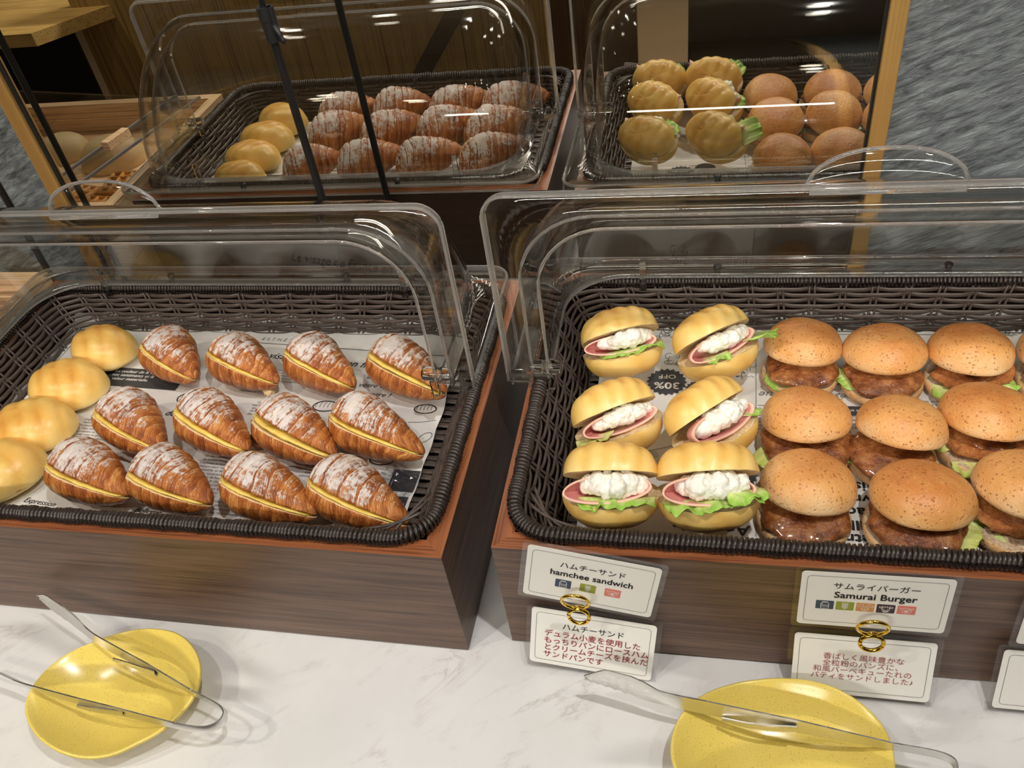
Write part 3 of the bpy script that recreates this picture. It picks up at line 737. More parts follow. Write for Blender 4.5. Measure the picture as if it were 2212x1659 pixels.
# ------------------------------------------------------------------ paper liners
ZP = 0.0918
def liner(name, x0, x1, y0, y1, label, seed, crumple=None):
    cx, cy = (x0 + x1) / 2, (y0 + y1) / 2
    t = thing(name, label, 'paper', (cx, cy, ZP))
    nu, nv = 60, 40
    G = np.zeros((nu, nv, 3))
    for i, x in enumerate(np.linspace(x0, x1, nu)):
        for j, y in enumerate(np.linspace(y0, y1, nv)):
            ex = 0.004 * noise.noise(Vector((y * 25, seed, 0))) * max(0, (x - cx) / (x1 - cx)) ** 6
            up = 0.010 * max(0, (y - (y1 - 0.012)) / 0.012) ** 1.5
            G[i, j] = (x - cx + ex, y - cy, 0.0003 * noise.noise(Vector((x * 30, y * 30, seed))) + up)
    m = MB(); m.grid(G); m.build('sheet', 'paper', t)
    return t, (lambda x, y, k=0.0006: (x - cx, y - cy, k))

pl, A = liner('newsprint_liner', -0.560, -0.052, 0.026, 0.3265, 'white newsprint sheet under the croissants, printed the right way up', 3)
TI = -0.13
text('printed_heading', 'ESTHÉTIQUE', 0.0068, 'ink_grey', pl, A(-0.262, 0.2905), -0.055, 0, 'CENTER', 0.2, 1.1, spacing=1.7)
strokes('printed_rule', [[(0, 0), (0.235, -0.0175)]], 0.0007, 'ink', pl, 0, A(-0.30, 0.2855))
text('printed_script', 'Le visage de France en français', 0.0140, 'ink', pl, A(-0.205, 0.2560), -0.11, 0.004, 'CENTER', 0.35, 1.0)
text('printed_lines', 'Nous avons\ndirection\nvotre terre\net votre !', 0.0085, 'ink', pl, A(-0.130, 0.2240), -0.07, 0, 'CENTER', 0.30, 1.15, line=1.5)
m = MB(); m.box((0, 0, 0), (0.19, 0.030, 0.0003)); m.build('printed_band', 'ink_dark', pl, smooth=False, loc=A(-0.455, 0.2225, 0.0005), rot=(0, 0, -0.06))
text('printed_band_text', 'La couleur de la vie\nvos sentiments et la\nvaleur materielle.', 0.0062, 'white_ink', pl, A(-0.425, 0.2235, 0.0011), -0.05, 0.01, 'CENTER', 0.2, 1.1)
LOREM = ['Des poudres et des fleurs', 'pour vous et nous le', 'magiques et savoureux', 'chez nous le choix', 'et des nouveaux vins', 'si vous voudriez-vous', 'techniques à ceux qui', 'maison pour vous ce', 'viennent de nous allons', 'de bonne humeur, où', 'souvenirs de beurre', 'des recommandes par']
def column(pn, at, x, y, w, n, size, mat, rz=0.0, seed=0):
    r = random.Random(seed); L = [LOREM[(seed + i * 5) % 12] for i in range(n)]
    return text('printed_column', '\n'.join(L), size, mat, pn, at(x, y), rz, 0, 'CENTER', 0.0, 1.0)
for i, (x, y, n) in enumerate(((-0.2325, 0.238, 9), (-0.2640, 0.2150, 6), (-0.425, 0.137, 8), (-0.240, 0.178, 5), (-0.262, 0.084, 12), (-0.222, 0.052, 7), (-0.335, 0.108, 7), (-0.150, 0.100, 6), (-0.50, 0.09, 8))):
    column(pl, A, x, y, 0, n, 0.0044, 'ink_grey', -0.06, i)
text('printed_script', 'Expression', 0.0085, 'ink', pl, A(-0.425, 0.039), -0.10, 0.0, 'CENTER', 0.35)
text('printed_script', 'Bellevue', 0.0085, 'ink', pl, A(-0.305, 0.0365), -0.06, 0.0, 'CENTER', 0.35)
text('printed_script', 'les journées', 0.012, 'ink', pl, A(-0.205, 0.157), -0.08, 0.008, 'CENTER', 0.35)
text('printed_script', 'de la cuisine', 0.012, 'ink', pl, A(-0.325, 0.165), -0.08, 0.008, 'CENTER', 0.35)
for bx, by, sx, sy in ((-0.0662, 0.090, 0.026, 0.026), (-0.0665, 0.059, 0.020, 0.024)):
    m = MB(); m.box((0, 0, 0), (sx, sy, 0.0003)); m.build('printed_block', 'ink_dark', pl, smooth=False, loc=A(bx, by, 0.0005), rot=(0, 0, -0.04))
text('printed_block_text', 'Des fleurs', 0.0042, 'white_ink', pl, A(-0.0665, 0.062, 0.0011), -0.05)
rg = random.Random(9)
def bread_sketch(cx, cy, s, seed):
    r = random.Random(seed); L = []
    for k in range(3):
        L.append([(cx + (a - cx) * (1 + 0.04 * k) + r.uniform(-1, 1) * s * 0.02, cy + (b - cy) * (1 + 0.05 * k)) for a, b in arc(cx, cy, s, s * 0.55, 0, 360, 22)])
    for k in range(5):
        x = cx - s * 0.7 + k * s * 0.34
        L.append(arc(x, cy, s * 0.12, s * 0.42, 60, 200, 8))
    return L
sk = []
for x, y, s in ((-0.0700, 0.1855, 0.011), (-0.178, 0.185, 0.013), (-0.235, 0.095, 0.014), (-0.130, 0.095, 0.016), (-0.335, 0.190, 0.016), (-0.095, 0.115, 0.012), (-0.40, 0.055, 0.012)):
    p = A(x, y); sk += bread_sketch(p[0], p[1], s, int(x * 1000))
p = A(-0.0600, 0.146); q = A(-0.0720, 0.122)
sk += [arc(p[0], p[1], 0.008, 0.005, 0, 360, 16, 0.9), [(p[0] - 0.006, p[1] - 0.005), (q[0], q[1])], [(p[0] - 0.003, p[1] - 0.006), (q[0] + 0.003, q[1])]]
p = A(-0.083, 0.1660); sk += [[(p[0], p[1]), (p[0] + 0.012, p[1] + 0.0005), (p[0] + 0.028, p[1] + 0.004)]]
strokes('printed_sketch', sk, 0.00045, 'ink', pl, 0.0006)['kind'] = 'stuff'

pr, B = liner('newsprint_liner', 0.100, 0.596, 0.046, 0.3410, 'white newsprint sheet under the burgers, printed upside down', 8)
def burst(cx, cy, r0, r1, n):
    a = np.arange(2 * n) * PI / n; r = np.where(np.arange(2 * n) % 2 == 0, r1, r0)
    return [(cx + r[i] * math.cos(a[i]), cy + r[i] * math.sin(a[i])) for i in range(2 * n)]
def badge(x, y, rad, body):
    m = MB(); P = burst(0, 0, rad * 0.86, rad, 20)
    m.add([(a, b, 0) for a, b in P], [tuple(range(len(P)))]); m.build('printed_badge', 'ink_dark', pr, smooth=False, loc=B(x, y, 0.0005))
    for s, txt, dy in body: text('printed_badge_text', txt, s, 'white_ink', pr, B(x + 0.0005, y + dy, 0.0009), PI, 0.022, 'CENTER', 0, 1.15)
badge(0.1673, 0.2350, 0.0200, ((0.0130, '30%', -0.0055), (0.0085, 'OFF', 0.0075)))
badge(0.2330, 0.1160, 0.0180, ())
badge(0.1995, 0.2235, 0.0150, ())
strokes('printed_rule', [[B(0.2555, 0.3371)[:2], B(0.2472, 0.0501)[:2]], [B(0.2535, 0.2050)[:2], B(0.40, 0.2085)[:2]], [B(0.28, 0.3120)[:2], B(0.50, 0.3150)[:2]]], 0.0006, 'ink_grey', pr, 0.0006)
text('printed_heading', 'Acquérir', 0.0150, 'ink', pr, B(0.2115, 0.0565), PI - 0.03, 0.022, 'CENTER', 0, 1.15)
text('printed_heading', 'le métro\nen ville\nla place\net vrai\nfrais !', 0.0140, 'ink', pr, B(0.3370, 0.0815), PI - 0.02, 0.022, 'CENTER', 0, 1.15)
text('printed_lines', "l'authenticité de ce\nce qui permet de\net commander", 0.0055, 'ink_grey', pr, B(0.2790, 0.3280), PI, 0, 'CENTER', 0, 1.1)
text('printed_script', 'ornements de nouvelle', 0.0120, 'ink_grey', pr, B(0.3480, 0.2375), PI, 0, 'CENTER', 0.35, 1.1)
text('printed_script', '“ trésors de la rue', 0.0120, 'ink_grey', pr, B(0.3050, 0.2205), PI, 0, 'CENTER', 0.35, 1.1)
for i, (x, y, n) in enumerate(((0.3420, 0.1430, 8), (0.2640, 0.185, 8), (0.405, 0.120, 8), (0.410, 0.205, 6), (0.470, 0.3310, 2), (0.330, 0.186, 4), (0.44, 0.05, 5))):
    column(pr, B, x, y, 0, n, 0.0045, 'ink_grey', PI + 0.03, i + 3)
text('printed_lines', 'LA CUISINE', 0.0048, 'ink_grey', pr, B(0.3360, 0.3270), PI, 0, 'CENTER', 0.2)
for bx, by, sx, sy in ((0.340, 0.2010, 0.045, 0.012),):
    m = MB(); m.box((0, 0, 0), (sx, sy, 0.0003)); m.build('printed_block', 'ink_dark', pr, smooth=False, loc=B(bx, by, 0.0005))
text('printed_block_text', 'belle rue et votre', 0.0048, 'white_ink', pr, B(0.340, 0.2010, 0.0009), PI)
def chair_sketch(x, y, s):
    p = B(x, y); X, Y = p[0], p[1]
    q = lambda a, b: (X + a * s, Y + b * s)
    return [[q(-1, 1), q(-.5, -.6), q(.6, -.9)], [q(-.85, 1), q(-.4, -.5), q(.6, -.75)], [q(.9, .9), q(0, -.2), q(-.3, -1)], [q(1.05, .9), q(.15, -.2), q(-.15, -1)],
            [q(-.5, -.6), q(-1, -1)], [q(-1, -1), q(-.2, -1.05), q(.6, -.9)], [q(.2, .1), q(1.0, .0)], [q(.2, .0), q(1.0, -.12)], [q(1.0, .0), q(1.05, -.5)], [q(-.7, .3), q(.2, .6), q(.9, .9)]]
def figure_sketch(x, y, s, seed):
    r = random.Random(seed); p = B(x, y); X, Y = p[0], p[1]; L = []
    for k in range(9):
        L.append(arc(X + r.uniform(-1, 1) * s, Y + r.uniform(-1, 1) * s, s * r.uniform(.15, .5), s * r.uniform(.15, .5), r.uniform(0, 180), r.uniform(200, 420), 14))
    L.append([(X - s, Y - s * 0.9 + (0.12 * s if k % 2 else 0)) for k in range(1)] + [(X - s + 2 * s * k / 10, Y - s * 0.9 + (0.18 * s if k % 2 else 0)) for k in range(11)])
    return L
sk = chair_sketch(0.1660, 0.1330, 0.021) + figure_sketch(0.1660, 0.3170, 0.014, 2) + figure_sketch(0.2380, 0.2560, 0.013, 5) + figure_sketch(0.3900, 0.2030, 0.014, 7) + figure_sketch(0.4050, 0.0580, 0.014, 8) + figure_sketch(0.5000, 0.3270, 0.012, 11) + figure_sketch(0.1760, 0.2700, 0.010, 14) + figure_sketch(0.405, 0.1080, 0.012, 15)
for k in range(7):
    p = B(0.2280 + k * 0.0032, 0.268); sk.append([(p[0], p[1]), (p[0] + 0.0005, p[1] - 0.014)])
strokes('printed_sketch', sk, 0.0005, 'ink', pr, 0.0006)['kind'] = 'stuff'
for x, y in ((0.1580, 0.136), (0.1690, 0.1270), (0.4010, 0.3265), (0.4330, 0.3300)):
    m = MB(); P = arc(0, 0, 0.007, 0.005, 0, 360, 14); m.add([(a, b, 0) for a, b in P], [tuple(range(13))]); m.build('printed_shade', 'ink_light', pr, smooth=False, loc=B(x, y, 0.0004))

def lump_mesh(ax, ay, az, seed, amp=0.3, freq=120.0, nu=44, nv=26, fine=0.0):
    G = np.zeros((nv, nu, 3))
    for j in range(nv):
        v = -PI / 2 + PI * j / (nv - 1)
        for i in range(nu):
            u = 2 * PI * i / nu
            p = Vector((ax * math.cos(v) * math.cos(u), ay * math.cos(v) * math.sin(u), az * math.sin(v)))
            d = noise.voronoi(Vector(p) * freq + Vector((seed, seed * 2, 0)))[0][0]
            k = 1 + amp * (0.55 - d) + 0.12 * noise.noise(p * 60 + Vector((seed, 0, 0))) + fine * (0.5 - noise.voronoi(p * 340 + Vector((0, seed, 0)))[0][0])
            G[j, i] = p * k
    m = MB(); m.grid(G, cv=True); return m
# ------------------------------------------------------------------ croissants
FLOOR = ZP + 0.0003
RT = [-1.0, -0.97, -0.90, -0.75, -0.50, -0.25, 0.0, 0.25, 0.50, 0.72, 0.88, 0.97, 1.0]
RV = [0.05, 0.38, 0.62, 0.84, 0.98, 1.00, 0.93, 0.81, 0.65, 0.47, 0.30, 0.15, 0.04]
def half_shell(half, L, R, kz, bend, seed, curl, blunt, nt=104, na=34):
    """Upper or lower half of a split croissant about its slit plane z = 0. x along the slit, -y the open side."""
    rg = random.Random(int(seed * 100)); nf = 9
    right = [0.0]; left = [0.0]
    while right[-1] < 1.4: right.append(right[-1] + rg.uniform(0.15, 0.27))
    while left[-1] < 1.2: left.append(left[-1] + rg.uniform(0.15, 0.26))
    tc = -0.32 + rg.uniform(-0.06, 0.06)
    th0, th1 = (0, PI) if half == 'top' else (PI, 2 * PI)
    rows = []; A = dict(brown=[], dust=[], lam=[], tha=[])
    sgn = rg.choice((-1, 1))
    for t in np.linspace(-1, 1, nt):
        r0 = R * float(np.interp(t, RT, RV)) * (1 - blunt * max(0, -t - 0.6) * 0.8)
        yc = bend * (t * t) + curl * max(0, -t - 0.35) ** 2
        row = []; at = dict(brown=[], dust=[], lam=[], tha=[])
        for k in range(na + nf):
            if k < na:
                th = th0 + (th1 - th0) * k / (na - 1); ct, st = math.cos(th), math.sin(th)
                d = t - tc + 0.16 * ct + 0.07 * noise.noise(Vector((t * 2.5, th * 1.1, seed)))
                arr = right if d > 0 else left; d = abs(d)
                j = max(i for i in range(len(arr)) if arr[i] <= d); w = (arr[j + 1] - arr[j]) if j + 1 < len(arr) else 0.2
                fr = min(1.0, (d - arr[j]) / w)
                bulge = 0.035 * math.sin(PI * min(1, fr * 1.05)) ** 0.7 + 0.05 * (0.6 - fr) * (1 if fr < 0.93 else (1 - fr) / 0.07)
                amp = 1.0 if half == 'top' else 0.6
                lump = 0.06 * noise.noise(Vector((t * 2.6, ct * 1.4, seed + st))) + 0.030 * noise.noise(Vector((t * 9, th * 3.0, seed)))
                stri = 0.007 * math.sin(fr * 2 * PI * 4 + 3 * noise.noise(Vector((t * 6, th * 2, seed))))
                r = r0 * (1 + amp * (bulge + stri) + lump)
                ky = 1.06 if half == 'top' else 1.10
                row.append([t * L / 2, yc + r * ky * ct, r * st * (kz if half == 'top' else 0.92)])
                at['brown'].append(0.22 + 0.42 * fr + 0.30 * noise.noise(Vector((t * 3, th * 1.6, seed + 5))) + (0.05 if half == 'bottom' else 0))
                at['dust'].append((0.98 - 0.55 * (fr > 0.86) - 0.75 * max(0, t - 0.05) + 0.1 * max(0, -t)) if half == 'top' else -0.22 + 0.25 * max(0, -ct - 0.8))
                at['lam'].append(j + fr + 0.25 * st); at['tha'].append(th)
            else:
                q = (k - na + 1) / (nf + 1); a_, b_ = row[na - 1], row[0]
                row.append([a_[i] + (b_[i] - a_[i]) * q for i in range(3)])
                for kk in at: at[kk].append(-1.0 if kk == 'dust' else 0.0)
        rows.append(row)
        for kk in A: A[kk].append(at[kk])
    G = np.array(rows); n = G.shape[1]; m = MB()
    m.grid(G, cv=True, mi=0, **{k: np.array(x) for k, x in A.items()})
    m.mi = [0 if j < na - 1 else 1 for i in range(nt - 1) for j in range(n)]
    m.f += [tuple(range(n)), tuple(range((nt - 1) * n, nt * n))]; m.mi += [0, 0]
    return m, G
def croissant(c, L, ang, label, seed, R=0.0280, kz=0.98, open_=6.5, bend=0.006, curl=0.020, cream=1.0, tilt=40.0, blunt=0.3, extra=None):
    t = thing('croissant_sandwich', label, 'croissant', (c[0], c[1], FLOOR), math.radians(ang - 4), 'custard croissants in the basket')
    bo, Gb = half_shell('bottom', L, R, kz, bend, seed, curl, blunt)
    to, Gt = half_shell('top', L, R, kz, bend, seed, curl, blunt)
    tl, op = math.radians(-tilt), math.radians(-open_)
    def rot(P, a, y0=0.0, z0=0.0):
        P = np.array(P, float); y, z = P[:, 1] - y0, P[:, 2] - z0; ca, sa = math.cos(a), math.sin(a)
        return np.stack([P[:, 0], y0 + y * ca - z * sa, z0 + y * sa + z * ca], 1)
    vb = rot(bo.v, tl); vt = rot(rot(to.v, op, R * 0.95, 0.0), tl)
    zf = np.quantile(vb[:, 2], 0.06)
    def rest(P):
        P = P.copy(); P[:, 2] -= zf; P[:, 2] = np.where(P[:, 2] < 0.0005, 0.0005 + (P[:, 2] - 0.0005) * 0.02, P[:, 2]); P[:, 2] = np.maximum(P[:, 2], 0.0002); return P
    bo.v = [tuple(p) for p in rest(vb)]; to.v = [tuple(p) for p in rest(vt)]
    bo.build('lower_half', ['croissant', 'crumb'], t); to.build('upper_half', ['croissant', 'crumb'], t)
    # custard ribbon between the halves
    rows = []
    for s in np.linspace(-0.90, 0.93, 54):
        r0 = R * float(np.interp(s, RT, RV)) * (1 - blunt * max(0, -s - 0.6) * 0.8)
        yc = bend * s * s + curl * max(0, -s - 0.35) ** 2
        edge = yc - r0 * (1.08 + 0.05 * noise.noise(Vector((s * 3.5, seed, 1)))) - 0.0006
        gapz = (R * 0.95 - edge) * math.tan(math.radians(open_))
        th = max(0.0008, (0.30 + 0.22 * noise.noise(Vector((s * 3.0, seed, 9)))) * gapz * cream)
        zc = gapz * 0.42 + 0.0006 * noise.noise(Vector((s * 6, seed, 4)))
        y0 = yc + r0 * 0.1
        a = np.linspace(0, 2 * PI, 17)[:-1]
        rows.append([(s * L / 2, (y0 + edge) / 2 + (y0 - edge) / 2 * math.cos(k), zc * (0.55 + 0.45 * (-math.cos(k) * 0.5 + 0.5)) + th * (abs(math.sin(k)) ** 0.7) * (1 if math.sin(k) > 0 else -1)) for k in a])
    m = MB(); m.grid(np.array(rows), cv=True, caps=True); m.v = [tuple(p) for p in rest(rot(m.v, tl))]
    m.build('custard_filling', 'custard', t)
    if extra in ('tip', 'under'):                   # torn place showing pale layers
        m = lump_mesh(0.0085, 0.0060, 0.0060, seed, 0.35, 220, fine=0.25)
        x, y, z, r_ = (L * 0.365, 0.0, 0.0105, -0.3) if extra == 'tip' else (L * 0.06, -R * 0.78, R * 0.16, 0.1)
        m.build('torn_crumb', 'crumb', t, loc=(x, y, z), rot=(0.3, 0.1, r_))
    if extra == 'flap':                             # curled end of the dough at the blunt side
        m = lump_mesh(0.0105, 0.0120, 0.0100, seed, 0.12, 120, fine=0.10); n_ = len(m.v)
        m.attr = dict(brown=[0.55 + 0.3 * noise.noise(Vector(v) * 120) for v in m.v], dust=[0.25] * n_, lam=[v[1] * 160 for v in m.v], tha=[v[0] * 60 for v in m.v])
        m.build('curled_end', 'croissant', t, loc=(-L * 0.40, -R * 0.50, R * 0.36), rot=(0.4, 0.2, 0.5))
    return t
CR = [((-0.3640, 0.2230), 0.094, -38, 'sugared croissant closest to the back wicker wall, right beside the rear butter roll', dict(R=0.0275, open_=5, blunt=0.6, extra='flap', kz=1.05)),
      ((-0.2750, 0.2150), 0.104, -28, 'back row croissant whose pale crumb shows at its torn tip', dict(open_=5, extra='tip')),
      ((-0.1870, 0.2150), 0.104, -32, 'back row croissant third from the rear butter roll, pale torn patch near its base', dict(open_=6)),
      ((-0.0925, 0.2105), 0.110, -31, 'back row croissant beside the plastic cover pivot, thick custard stripe', dict(open_=8.5)),
      ((-0.3540, 0.1190), 0.106, -32, 'middle row croissant beside the butter rolls, white sugar patch on its crown', dict(R=0.029, extra='flap')),
      ((-0.2670, 0.1225), 0.110, -31, 'middle row croissant with a long plump custard stripe, second from the butter rolls', dict(open_=8.5)),
      ((-0.1785, 0.1165), 0.108, -28, 'middle row croissant gaping open at its blunt end, third from the butter rolls', dict(open_=11, curl=0.015, blunt=0.0, cream=0.8, extra='flap')),
      ((-0.1010, 0.1240), 0.116, -25, 'middle row croissant nearest the cover pivot and the wicker side wall', dict(bend=0.010)),
      ((-0.3620, 0.0510), 0.106, -22, 'front row croissant beside the foremost butter roll, white with sugar', dict(R=0.029, extra='flap')),
      ((-0.2730, 0.0465), 0.100, -23, 'front row croissant second from the foremost butter roll', dict(R=0.029, curl=0.02)),
      ((-0.1760, 0.0435), 0.112, -21, 'front row croissant with golden flaky side, third along the front rim', dict()),
      ((-0.0910, 0.0430), 0.114, -24, 'plump croissant at the front corner beside the crumpled plastic scrap', dict(R=0.0285, open_=6))]
for i, (c, L, a, lab, kw) in enumerate(CR):
    croissant(c, L, a, lab, 3.7 * i + 1, **kw)

# ------------------------------------------------------------------ butter rolls
def roll_dome(a, b, h, nb, seed, amp=0.06, nu=56, nv=18, ex=0.75, skew=0.5):
    """Dome over an ellipse with spiral bands across x; returns outer grid and its brown attribute."""
    G = np.zeros((nv, nu, 3)); Br = np.zeros((nv, nu))
    for j in range(nv):
        v = j / (nv - 1) * PI / 2
        cr, sz = math.cos(v) ** ex, math.sin(v)
        if j == nv - 1: cr = 0.0
        for i in range(nu):
            u = 2 * PI * i / nu
            x, y = cr * math.cos(u), cr * math.sin(u)
            s = (x * 0.5 + 0.5) * nb + skew * y * (0.4 + sz)
            fr = s % 1.0
            f = 1 + amp * (math.sin(PI * fr) ** 0.42 - 0.7) + 0.03 * noise.noise(Vector((x * 2, y * 2, seed)))
            G[j, i] = (a * x * (1 + 0.3 * (f - 1)), b * y * f, h * sz * f)
            Br[j, i] = 0.12 + 0.62 * sz * (0.6 + 0.4 * noise.noise(Vector((x * 1.6, y * 1.6, seed + 3)))) + 0.18 * (1 - math.sin(PI * fr))
    return G, Br
def butter_roll(c, L, ang, label, seed, nb=4.4):
    t = None
    a, b = L / 2, L / 2 * 0.76
    G, Br = roll_dome(a, b, 0.031, nb, seed, 0.065, skew=0.8)
    G2, Br2 = roll_dome(a, b, 0.012, nb, seed, 0.05)
    G2[..., 2] *= -1
    m = MB(); m.grid(G, cv=True, brown=Br); m.grid(G2, cv=True, brown=Br2 * 0.3)
    o = m.build('butter_roll', 'roll', None, loc=(c[0], c[1], FLOOR + 0.0122), rot=(0, 0, math.radians(ang)))
    bm = bmesh.new(); bm.from_mesh(o.data); bmesh.ops.remove_doubles(bm, verts=bm.verts, dist=1e-5); bmesh.ops.recalc_face_normals(bm, faces=bm.faces); bm.to_mesh(o.data); bm.free()
    for p in o.data.polygons: p.use_smooth = True
    return tag(o, label, 'bread roll', 'butter rolls in the croissant basket')
butter_roll((-0.4690, 0.2490), 0.080, -4, 'plain butter roll farthest back, in the corner by the back wicker wall', 1, 3.4)
butter_roll((-0.4765, 0.1855), 0.090, 2, 'ridged butter roll second from the back wicker wall', 2)
butter_roll((-0.4790, 0.1225), 0.092, 8, 'butter roll between the ridged roll and the foremost roll', 3)
butter_roll((-0.4770, 0.0585), 0.094, 30, 'foremost butter roll, pale, near the front rim', 4, 3.2)

# ------------------------------------------------------------------ lettuce, ham, filling
def lettuce_mesh(L, Wd, seed, frill=0.006, nu=90, nv=11, curl=0.0, wob=1.0):
    G = np.zeros((nu, nv, 3)); Br = np.zeros((nu, nv))
    for i in range(nu):
        u = i / (nu - 1) - 0.5
        taper = (1 - (2 * abs(u)) ** 4) ** 0.5 if abs(u) < 0.5 else 0.05
        for j in range(nv):
            v = j / (nv - 1)
            q = Vector((u * L / 0.0085, v * 0.8, seed)); q2 = Vector((u * L / 0.0042, v * 1.2, seed + 4))
            n1, n2 = noise.noise(q), noise.noise(q2)
            wv = frill * v ** 1.4 * (1.5 * n1 + 0.6 * n2)
            out = Wd * v * (0.30 + 0.70 * taper) * (1 + 0.20 * noise.noise(Vector((u * 7, seed, 2)))) * (1 + 0.10 * n2 * v)
            G[i, j] = (u * L + 0.5 * frill * v * noise.noise(Vector((u * L / 0.007, v, seed + 9))), -out, wv * wob + curl * v * v)
            Br[i, j] = 0.05 + v * 0.75 + 0.25 * noise.noise(Vector((u * 22, v * 2.5, seed)))
    m = MB(); m.grid(G, brown=Br); return m
def lettuce(parent, L, Wd, seed, loc, rot, mat='lettuce', frill=0.006, curl=0.0):
    o = lettuce_mesh(L, Wd, seed, frill, curl=curl).build('lettuce_leaf', mat, parent, loc=loc, rot=rot)
    return solid(o, 0.0006)
def bun_half(a, b, h, nb, seed, amp, dish=0.0):
    G, Br = roll_dome(a, b, h, nb, seed, amp, 60, 16, 0.62)
    m = MB(); m.grid(G, cv=True, mi=0, brown=Br)
    nv = 6; rim = G[0]
    F = np.array([[(p[0] * q, p[1] * q, p[2] * q + dish * (1 - q * q) + 0.0008 * noise.noise(Vector((p[0] * q * 160, p[1] * q * 160, seed)))) for p in rim] for q in np.linspace(1, 0.0, nv)])
    m.grid(F, cv=True, mi=1)
    return m
def ham_sheet(L, dep, h, seed, d0, tilt_top):
    """Folded slice: a scoop open towards -y, its rim showing. x length, y outwards, z up between the bun halves."""
    nu, nv = 44, 12; G = np.zeros((nv, nu, 3))
    for j in range(nv):
        q = j / (nv - 1)                       # 0 deep inside, 1 rim
        for i in range(nu):
            u = 2 * PI * i / nu
            s = math.sin(q * PI / 2) ** 0.8
            x = L / 2 * s * math.cos(u); z = h * s * math.sin(u)
            front = -dep * (1 - math.cos(q * PI / 2)) - d0
            lip = (0.75 - 0.45 * max(0.0, math.sin(u)) - 0.25 * max(0, math.cos(u))) if q > 0 else 1
            y = front * (0.45 + 0.55 * lip) + 0.0012 * noise.noise(Vector((math.cos(u) * 2, math.sin(u) * 2, seed))) * q
            G[j, i] = (x, y, z)
    m = MB(); mi = []
    m.grid(G, cv=True); m.mi = [1 if (k // nu) >= nv - 2 else 0 for k in range(len(m.f))]
    return m
